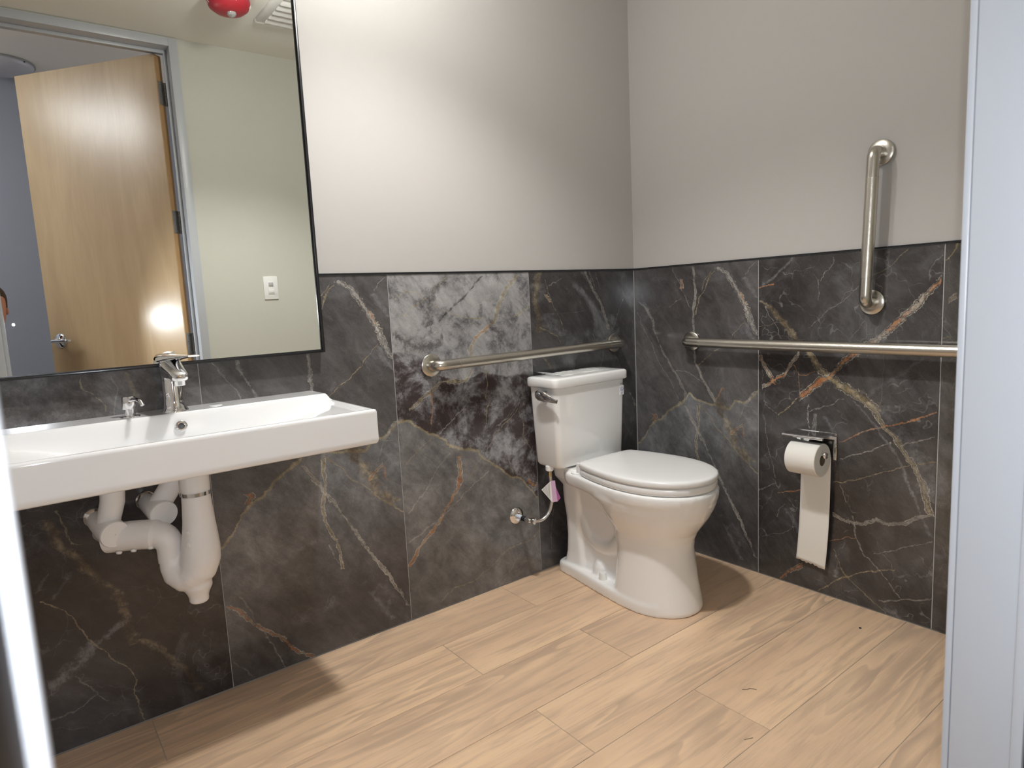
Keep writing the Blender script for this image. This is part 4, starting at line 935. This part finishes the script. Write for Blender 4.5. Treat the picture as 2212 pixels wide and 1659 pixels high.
# tank
def tring(z, hw, d0, d1, r=.022, bow=.006):
    out = []
    for v in rrect(-hw, hw, d0, d1, r, z, 6):
        out.append(Vector((v.x, -(v.y+(bow*(1-(v.x/hw)**2) if v.y > (d0+d1)/2 else 0)), z)))
    return out
t = MB(); t.loft([tring(.463, .166, .045, .158), tring(.467, .1735, .036, .168), tring(.477, .1775, .030, .173), tring(.62, .184, .026, .177), tring(.776, .190, .022, .181)]); tk = t.out('tank', M['porc'], tl, 50)
t = MB(); t.loft([tring(.777, .193, .020, .184), tring(.7785, .1985, .018, .190), tring(.783, .2005, .016, .192), tring(.808, .2005, .016, .192), tring(.8125, .1985, .018, .190), tring(.8155, .194, .022, .186), tring(.8165, .18, .034, .172)]); t.out('tank_lid', M['porc'], tl, 50)
lid_z = 0.8165
# flush lever on the left side of the tank
t = MB(); t.lathe([(0.016, 0), (0.016, 0.004), (0.011, 0.010), (0.010, 0.022)], (-.1885, -.128, .752), (-1, 0, 0), 24)
sweep = [Vector((-.211, -.092, .752)), Vector((-.2125, -.112, .753)), Vector((-.213, -.145, .748)), Vector((-.211, -.178, .741)), Vector((-.204, -.204, .735))]
rings = []
for i, (p, hh, tt) in enumerate(zip(sweep, (.013, .0225, .019, .0125, .008), (.005, .010, .0085, .006, .004))):
    tg = (sweep[min(i+1, 4)]-sweep[max(i-1, 0)]).normalized(); u = Vector((1, 0, 0)); u = (u-tg*u.dot(tg)).normalized(); v = tg.cross(u)
    rings.append([p+u*math.cos(2*PI*q/20)*tt+v*math.sin(2*PI*q/20)*hh for q in range(20)])
t.loft(rings); t.out('flush_lever', M['chrome'], tl, 60)
# printed mark and sticker on the tank front
front = lambda x, z: -(.181+(.177-.181)*(.776-z)/.156+.006*(1-(x/.189)**2))
mt = Matrix(((1, 0, 0, .1665), (0, 0, -1, front(.1665, .757)-.0004), (0, 1, 0, .757), (0, 0, 0, 1)))
text('print_mark', 'TOTO', 0.0062, M['darkink'], tl, mt, 0.0002, 1.05)
t = MB(); yf = front(.168, .735); t.box(.1565, .1785, yf-.0012, yf+.003, .712, .750, .0003, 1); stk = t.out('sticker', M['sticker'], tl)
t = MB(); t.lathe([(0.0085, 0), (0.0085, .0004), (0.0072, .0004), (0.0072, 0)], (.1675, yf-.0013, .736), (0, -1, 0), 32, (False, False)); t.out('ring_emblem', M['blueink'], stk)
t = MB(); t.loft([[Vector((.1675+x, yf-.0017+q, .7345+z)) for x, z in ((0, .0052), (.0012, .0022), (.0022, -.0005), (.0018, -.0026), (0, -.0038), (-.0018, -.0026), (-.0022, -.0005), (-.0012, .0022))] for q in (0, .0006)]); t.out('drop_emblem', M['blueink'], stk)
for i in range(3):
    t = MB(); t.box(.1675-.004+i*.0005, .1675+.004-i*.0005, yf-.0015, yf-.0011, .7215-i*.0028, .7225-i*.0028); t.out('print_line', M['blueink'], stk)
# crumpled plastic bag and papers on the tank lid
bg = empty('plastic_bag', (XC-.02, -.10, lid_z)); tag(bg, 'crumpled clear plastic bag with white papers on the toilet tank lid', 'bag')
def sheet(x0, x1, y0, y1, z, amp, nx=40, ny=18, seed=1, curl=0.0):
    rnd = random.Random(seed); ph = [rnd.uniform(0, 6) for _ in range(8)]
    t = MB(); R_ = []
    for i in range(nx+1):
        row = []
        for j in range(ny+1):
            u, v = i/nx, j/ny; x = x0+(x1-x0)*u; y = y0+(y1-y0)*v
            h = abs(math.sin(u*9+ph[0]+v*3))*.35+abs(math.sin(v*7+ph[1]+u*5))*.3+abs(math.sin(u*23+ph[2]-v*9))*.22+abs(math.sin(v*19+u*13+ph[3]))*.13
            e = min(u, 1-u, v, 1-v)*8; e = min(1, e)
            row.append(t.bm.verts.new((x+.004*math.sin(v*9+ph[4]), y+.004*math.sin(u*14+ph[5]), z+amp*h*(.35+.65*e)+curl*max(0, .12-u)*6)))
        R_.append(row)
    for a, b2 in zip(R_, R_[1:]):
        for j in range(ny): t.bm.faces.new((a[j], a[j+1], b2[j+1], b2[j]))
    return t
t = sheet(-.145, .165, -.058, .062, .0008, .0060, seed=3, curl=.02); o = t.out('film', M['film'], bg, 30); q = o.modifiers.new('thickness', 'SOLIDIFY'); q.thickness = .0003
t = sheet(-.10, .13, -.045, .05, .0006, .0035, seed=8); o = t.out('paper', noisy('white_leaflet', (0.82, 0.82, 0.80), 0.6), bg, 60); q = o.modifiers.new('thickness', 'SOLIDIFY'); q.thickness = .0006

# water supply: stop valve on the wall, braided hose with a folded tag
sv = empty('stop_valve', (-.7225, 0, .2655)); tag(sv, 'chrome stop valve and braided hose on the wall left of the toilet', 'valve')
Zv = .2655; Xv = -.7225
t = MB(); t.lathe([(0.0345, 0), (0.0345, 0.002), (0.031, 0.006), (0.018, 0.011), (0.010, 0.012)], (Xv, 0, Zv), (0, -1, 0), 40); inv(t.out('escutcheon', M['chrome'], sv, 50), sv)
t = MB(); t.cyl((Xv, -.010, Zv), (Xv, -.040, Zv-.001), .0085, 24); inv(t.out('sleeve', M['valvewhite'], sv, 40), sv)
t = MB(); t.lathe([(.0105, 0), (.0105, .006), (.0095, .008), (.0095, .024), (.0075, .026)], (Xv, -.040, Zv-.001), (0, -1, 0), 24); inv(t.out('compression_nut', M['rubber'], sv, 40), sv)
t = MB(); t.lathe([(.0085, 0), (.0105, .004), (.0105, .026), (.008, .030)], (Xv, -.060, Zv-.001), (0, -1, 0), 24)
t.lathe([(.006, 0), (.006, .016), (.012, .017), (.0125, .020), (.012, .027), (.001, .0275)], (Xv+.004, -.074, Zv-.002), (.35, -.9, -.1), 20, (True, False)); inv(t.out('valve_body', M['chrome'], sv, 40), sv)
t = MB(); t.lathe([(.0085, 0), (.0085, .012), (.0095, .013), (.0095, .017), (.0075, .018)], (Xv+.008, -.078, Zv-.003), (1, -.05, -.12), 20); inv(t.out('outlet_nut', M['brass'], sv, 40), sv)
hp = [(-.706, -.079, .259), (-.690, -.082, .255), (-.668, -.086, .254), (-.648, -.090, .262), (-.630, -.094, .283), (-.6215, -.098, .310), (-.619, -.100, .34), (-.620, -.100, .38), (-.622, -.100, .41), (-.624, -.100, .445)]
hp2 = []
for i in range(len(hp)-1):
    p0, p1, p2, p3 = [Vector(hp[max(0, min(len(hp)-1, i+q))]) for q in (-1, 0, 1, 2)]
    for s9 in range(5):
        u = s9/5; hp2.append(0.5*((2*p1)+(p2-p0)*u+(2*p0-5*p1+4*p2-p3)*u*u+(3*p1-p0-3*p2+p3)*u**3))
hp2.append(Vector(hp[-1]))
t = MB(); t.tube(hp2, .0068, 14); inv(t.out('hose', M['braid'], sv, 60), sv)
t = MB(); t.lathe([(.0075, 0), (.0075, .022)], (-.6235, -.100, .425), (-.03, 0, 1), 16); inv(t.out('crimp', M['brass'], sv, 40), sv)
t = MB(); t.lathe([(.012, 0), (.0165, .004), (.0165, .020), (.0125, .024)], (-.624, -.100, .446), (0, 0, 1), 10); inv(t.out('tank_nut', M['plastic'], sv, 40), sv)
def quad(pts, th=.0004):
    t = MB(); P_ = [Vector(p) for p in pts]; n = (P_[1]-P_[0]).cross(P_[2]-P_[0]).normalized()*th
    t.loft([P_, [p+n for p in P_]]); return t
W8, N8 = Vector((.78, -.62, 0)), Vector((-.62, -.78, 0))
O8 = Vector((-.6215, -.100, 0))+N8*.0095
def tp(a, z, n=0.0): return O8+W8*a+N8*n+Vector((0, 0, z))
tg_ = inv(quad([tp(.0, .408), tp(-.038, .374), tp(.002, .322), tp(.010, .322)], .0005).out('tag', M['plastic'], sv), sv)
inv(quad([tp(.0, .409, .0008), tp(.0165, .409, .0008), tp(.0235, .324, .0008), tp(.004, .322, .0008)]).out('tag_flap', M['tagpink'], sv), sv)
inv(quad([tp(.019, .382, .0), tp(.036, .336, -.004), tp(.024, .324, .0)]).out('tag_flap', M['tagpurple'], sv), sv)
for i in range(6):
    t = MB(); a0 = -.030+i*.0048; t.tube([tp(a0, .379+i*.0040, .0012), tp(a0, .368-i*.0060, .0012)], .0007, 4); inv(t.out('bar_mark', M['darkink'], sv), sv)

# ------------------------------------------------------------------ small debris on the floor
for i, (p, r_) in enumerate((((-.152, -1.069), .0034), ((-.955, -.452+.0), .0022), ((-.97, -.47), .0016))):
    pass
t = MB(); t.lathe([(.0040, 0), (.0044, .001), (.003, .0026), (.001, .003)], (-.152, -1.069, 0), n=9, cap=(True, False))
tag(t.out('pebble', M['rubber'], None), 'tiny black crumb on the floor below the right wall', 'debris')
t = MB(); t.tube([(-.722, -1.006, .0008), (-.712, -1.016, .0010), (-.704, -1.017, .0009), (-.697, -1.026, .0010), (-.6935, -1.034, .0008)], .0006, 6)
tag(t.out('thread', M['hair'], None), 'thin curved dark thread on the floor planks', 'debris')
t = MB(); t.tube([(-.901, -1.128, .0008), (-.879, -1.138, .0009)], .0007, 6)
tag(t.out('straw', noisy('straw', (0.25, 0.24, 0.12), 0.7), None), 'short straight straw sliver on the floor near the door', 'debris')

# ------------------------------------------------------------------ the person outside the door (their head shows at the mirror's left edge)
pe = empty('person', (-2.50, -2.43, 0)); tag(pe, 'person with short brown hair and dark shirt leaning in at the door', 'person')
J = {'pelvis': (0, -.10, .50), 'belly': (.0, -.07, .66), 'chest': (.005, -.05, .86), 'neck0': (.05, .02, .985), 'neck': (.12, .045, 1.055),
     'shL': (-.185, -.05, .93), 'elL': (-.26, .06, .74), 'wrL': (-.15, .24, .93), 'shR': (.19, -.06, .925), 'elR': (.235, .0, .69), 'wrR': (.13, -.02, .50),
     'hipL': (-.095, -.09, .46), 'knL': (-.13, .27, .30), 'anL': (-.13, .24, .08), 'toL': (-.13, .38, .03), 'hipR': (.095, -.10, .46), 'knR': (.11, .06, .075), 'anR': (.11, -.33, .07), 'toR': (.11, -.44, .03)}
R_j = {'pelvis': .135, 'belly': .13, 'chest': .145, 'neck0': .07, 'neck': .055, 'shL': .062, 'elL': .042, 'wrL': .028, 'shR': .062, 'elR': .042, 'wrR': .028,
       'hipL': .09, 'knL': .062, 'anL': .042, 'toL': .035, 'hipR': .09, 'knR': .062, 'anR': .042, 'toR': .035}
E_ = [('pelvis', 'belly'), ('belly', 'chest'), ('chest', 'neck0'), ('neck0', 'neck'), ('chest', 'shL'), ('shL', 'elL'), ('elL', 'wrL'), ('chest', 'shR'), ('shR', 'elR'), ('elR', 'wrR'),
      ('pelvis', 'hipL'), ('hipL', 'knL'), ('knL', 'anL'), ('anL', 'toL'), ('pelvis', 'hipR'), ('hipR', 'knR'), ('knR', 'anR'), ('anR', 'toR')]
def skin_obj(name, J, R_, E_, root, mat, sub=2):
    ks = list(J); me = bpy.data.meshes.new(name); me.from_pydata([J[k_] for k_ in ks], [(ks.index(a), ks.index(b_)) for a, b_ in E_], [])
    o = bpy.data.objects.new(name, me); COL.objects.link(o); o.parent = pe; me.materials.append(mat)
    o.modifiers.new('skin', 'SKIN').use_smooth_shade = True
    for i, k_ in enumerate(ks):
        d = me.skin_vertices[0].data[i]; r = R_[k_]; d.radius = (r, r) if not isinstance(r, tuple) else r; d.use_root = (k_ == root)
    s2 = o.modifiers.new('sub', 'SUBSURF'); s2.levels = sub; s2.render_levels = sub
    return o
bd = skin_obj('body', J, R_j, E_, 'pelvis', M['shirt'])
for nm_, wr_, dirv in (('hand', J['wrL'], Vector((.15, .95, .35))), ('hand', J['wrR'], Vector((-.1, .35, -.9)))):
    w0 = Vector(wr_); dv = dirv.normalized(); sx = dv.cross(Vector((0, 0, 1))).normalized(); nn = sx.cross(dv)
    Jh = {'w': w0, 'p': w0+dv*.05}; Rh = {'w': .024, 'p': .030}; Eh = [('w', 'p')]
    for f_, (off, ln) in enumerate(((-.030, .062), (-.010, .072), (.011, .068), (.030, .054))):
        a_, b2, c3, d4 = f'a{f_}', f'b{f_}', f'c{f_}', f'd{f_}'
        base = w0+dv*.085+sx*off
        Jh[a_] = base; Jh[b2] = base+dv*ln*.45+nn*.006; Jh[c3] = base+dv*ln*.75-nn*.006; Jh[d4] = base+dv*ln*.9-nn*.022
        Rh[a_] = .0095; Rh[b2] = .0085; Rh[c3] = .0078; Rh[d4] = .007; Eh += [('p', a_), (a_, b2), (b2, c3), (c3, d4)]
    Jh['t0'] = w0+dv*.03-sx*.035; Jh['t1'] = w0+dv*.06-sx*.058-nn*.008; Jh['t2'] = w0+dv*.085-sx*.062-nn*.02
    Rh['t0'] = .013; Rh['t1'] = .0105; Rh['t2'] = .009; Eh += [('p', 't0'), ('t0', 't1'), ('t1', 't2')]
    skin_obj(nm_, {k_: tuple(v) for k_, v in Jh.items()}, Rh, Eh, 'w', M['skin'])
# head: lofted sections, face towards +y, tilted slightly down
HC_ = Vector((.204, .075, 1.195))
hd = MB(); hs = []
for z, a_, fr_, bk in ((-.118, .030, .070, -.030), (-.105, .045, .088, -.042), (-.085, .056, .094, -.055), (-.055, .066, .094, -.072), (-.02, .0725, .091, -.086), (.015, .0755, .089, -.094), (.05, .0765, .090, -.096), (.08, .072, .082, -.09), (.103, .058, .063, -.072), (.118, .036, .036, -.045), (.124, .010, .008, -.018)):
    hs.append([HC_+Vector((math.copysign(abs(math.cos(t_))**.85, math.cos(t_))*a_, (fr_ if math.sin(t_) > 0 else -bk)*math.copysign(abs(math.sin(t_))**.9, math.sin(t_)), z)) for t_ in [2*PI*i/32 for i in range(32)]])
hd.loft(hs)
hd.tube([HC_+Vector((0, .088, .022)), HC_+Vector((0, .102, .0)), HC_+Vector((0, .114, -.022)), HC_+Vector((0, .094, -.034))], [.008, .010, .014, .011], 12)
for sgn in (-1, 1):
    hd.lathe([(.004, -.004), (.016, 0), (.019, .006), (.014, .010)], HC_+Vector((sgn*.070, .0, -.012)), (sgn, -.35, 0), 14)
    hd.tube([HC_+Vector((sgn*.012, .091, .034)), HC_+Vector((sgn*.030, .090, .038)), HC_+Vector((sgn*.048, .076, .032))], [.006, .008, .006], 10)
hd.tube([HC_+Vector((-.03, .083, -.058)), HC_+Vector((0, .097, -.056)), HC_+Vector((.03, .083, -.058))], [.004, .009, .004], 10)
hd.tube([HC_+Vector((-.01, -.02, -.08)), HC_+Vector((-.07, -.03, -.135)), HC_+Vector((-.11, -.04, -.17))], [.050, .052, .056], 20)
hdo = hd.out('head', M['skin'], pe, 180)
for sgn in (-1, 1):
    t = MB(); t.lathe([(.0115, 0), (.010, .004), (.006, .0075), (.001, .009)], HC_+Vector((sgn*.031, .0785, .012)), (0, 1, -.1), 18, (True, False)); e_ = t.out('eye', M['eye'], hdo, 180)
    t = MB(); t.lathe([(.0055, 0), (.0045, .0012), (.001, .0018)], HC_+Vector((sgn*.031, .0868, .0112)), (0, 1, -.1), 14, (True, False)); t.out('iris', M['darkink'], hdo, 180)
hr = MB(); hs = []
for z, a_, fr_, bk in ((-.05, .060, -.030, .086), (-.02, .077, -.008, .100), (.015, .0805, .012, .106), (.045, .083, .055, .108), (.068, .0815, .090, .105), (.092, .074, .086, .096), (.114, .058, .066, .078), (.130, .036, .038, .048), (.137, .010, .010, .014)):
    hs.append([HC_+Vector((math.cos(t_)*a_, (fr_ if math.sin(t_) > 0 else bk)*math.sin(t_), z)) for t_ in [2*PI*i/40 for i in range(40)]])
hr.loft(hs); hr.out('hair', M['hair'], pe, 180)
for sgn, nm_ in ((-1, 'trouser_leg'), (1, 'trouser_leg')):
    k_ = 'L' if sgn < 0 else 'R'
    t = MB(); P_ = bend([J['hip'+k_], J['kn'+k_], J['an'+k_]], .06, 6); t.tube(P_, [.104]+[.082]*7+[.064], 20); t.out(nm_, M['jeans'], pe, 180)
for k_ in 'LR':
    a_, b_ = Vector(J['an'+k_]), Vector(J['to'+k_]); t = MB()
    t.tube([a_+Vector((0, -.03, -.025)), a_.lerp(b_, .45)+Vector((0, 0, -.01)), b_+Vector((0, .0, .012)), b_+Vector((0, .03, .008))], [.046, .047, .042, .022], 16); t.out('shoe', M['rubber'], pe, 180)
# phone held beside the frame; the picture is taken through its lens
ph = empty('phone', (-2.335, -2.003, 1.085)); tag(ph, 'dark phone held up behind the left side of the door frame', 'phone')
t = MB(); t.box(-.078, .079, -.004, .004, -.038, .040, .003, 3); t.out('phone_body', M['rubber'], ph, 40)
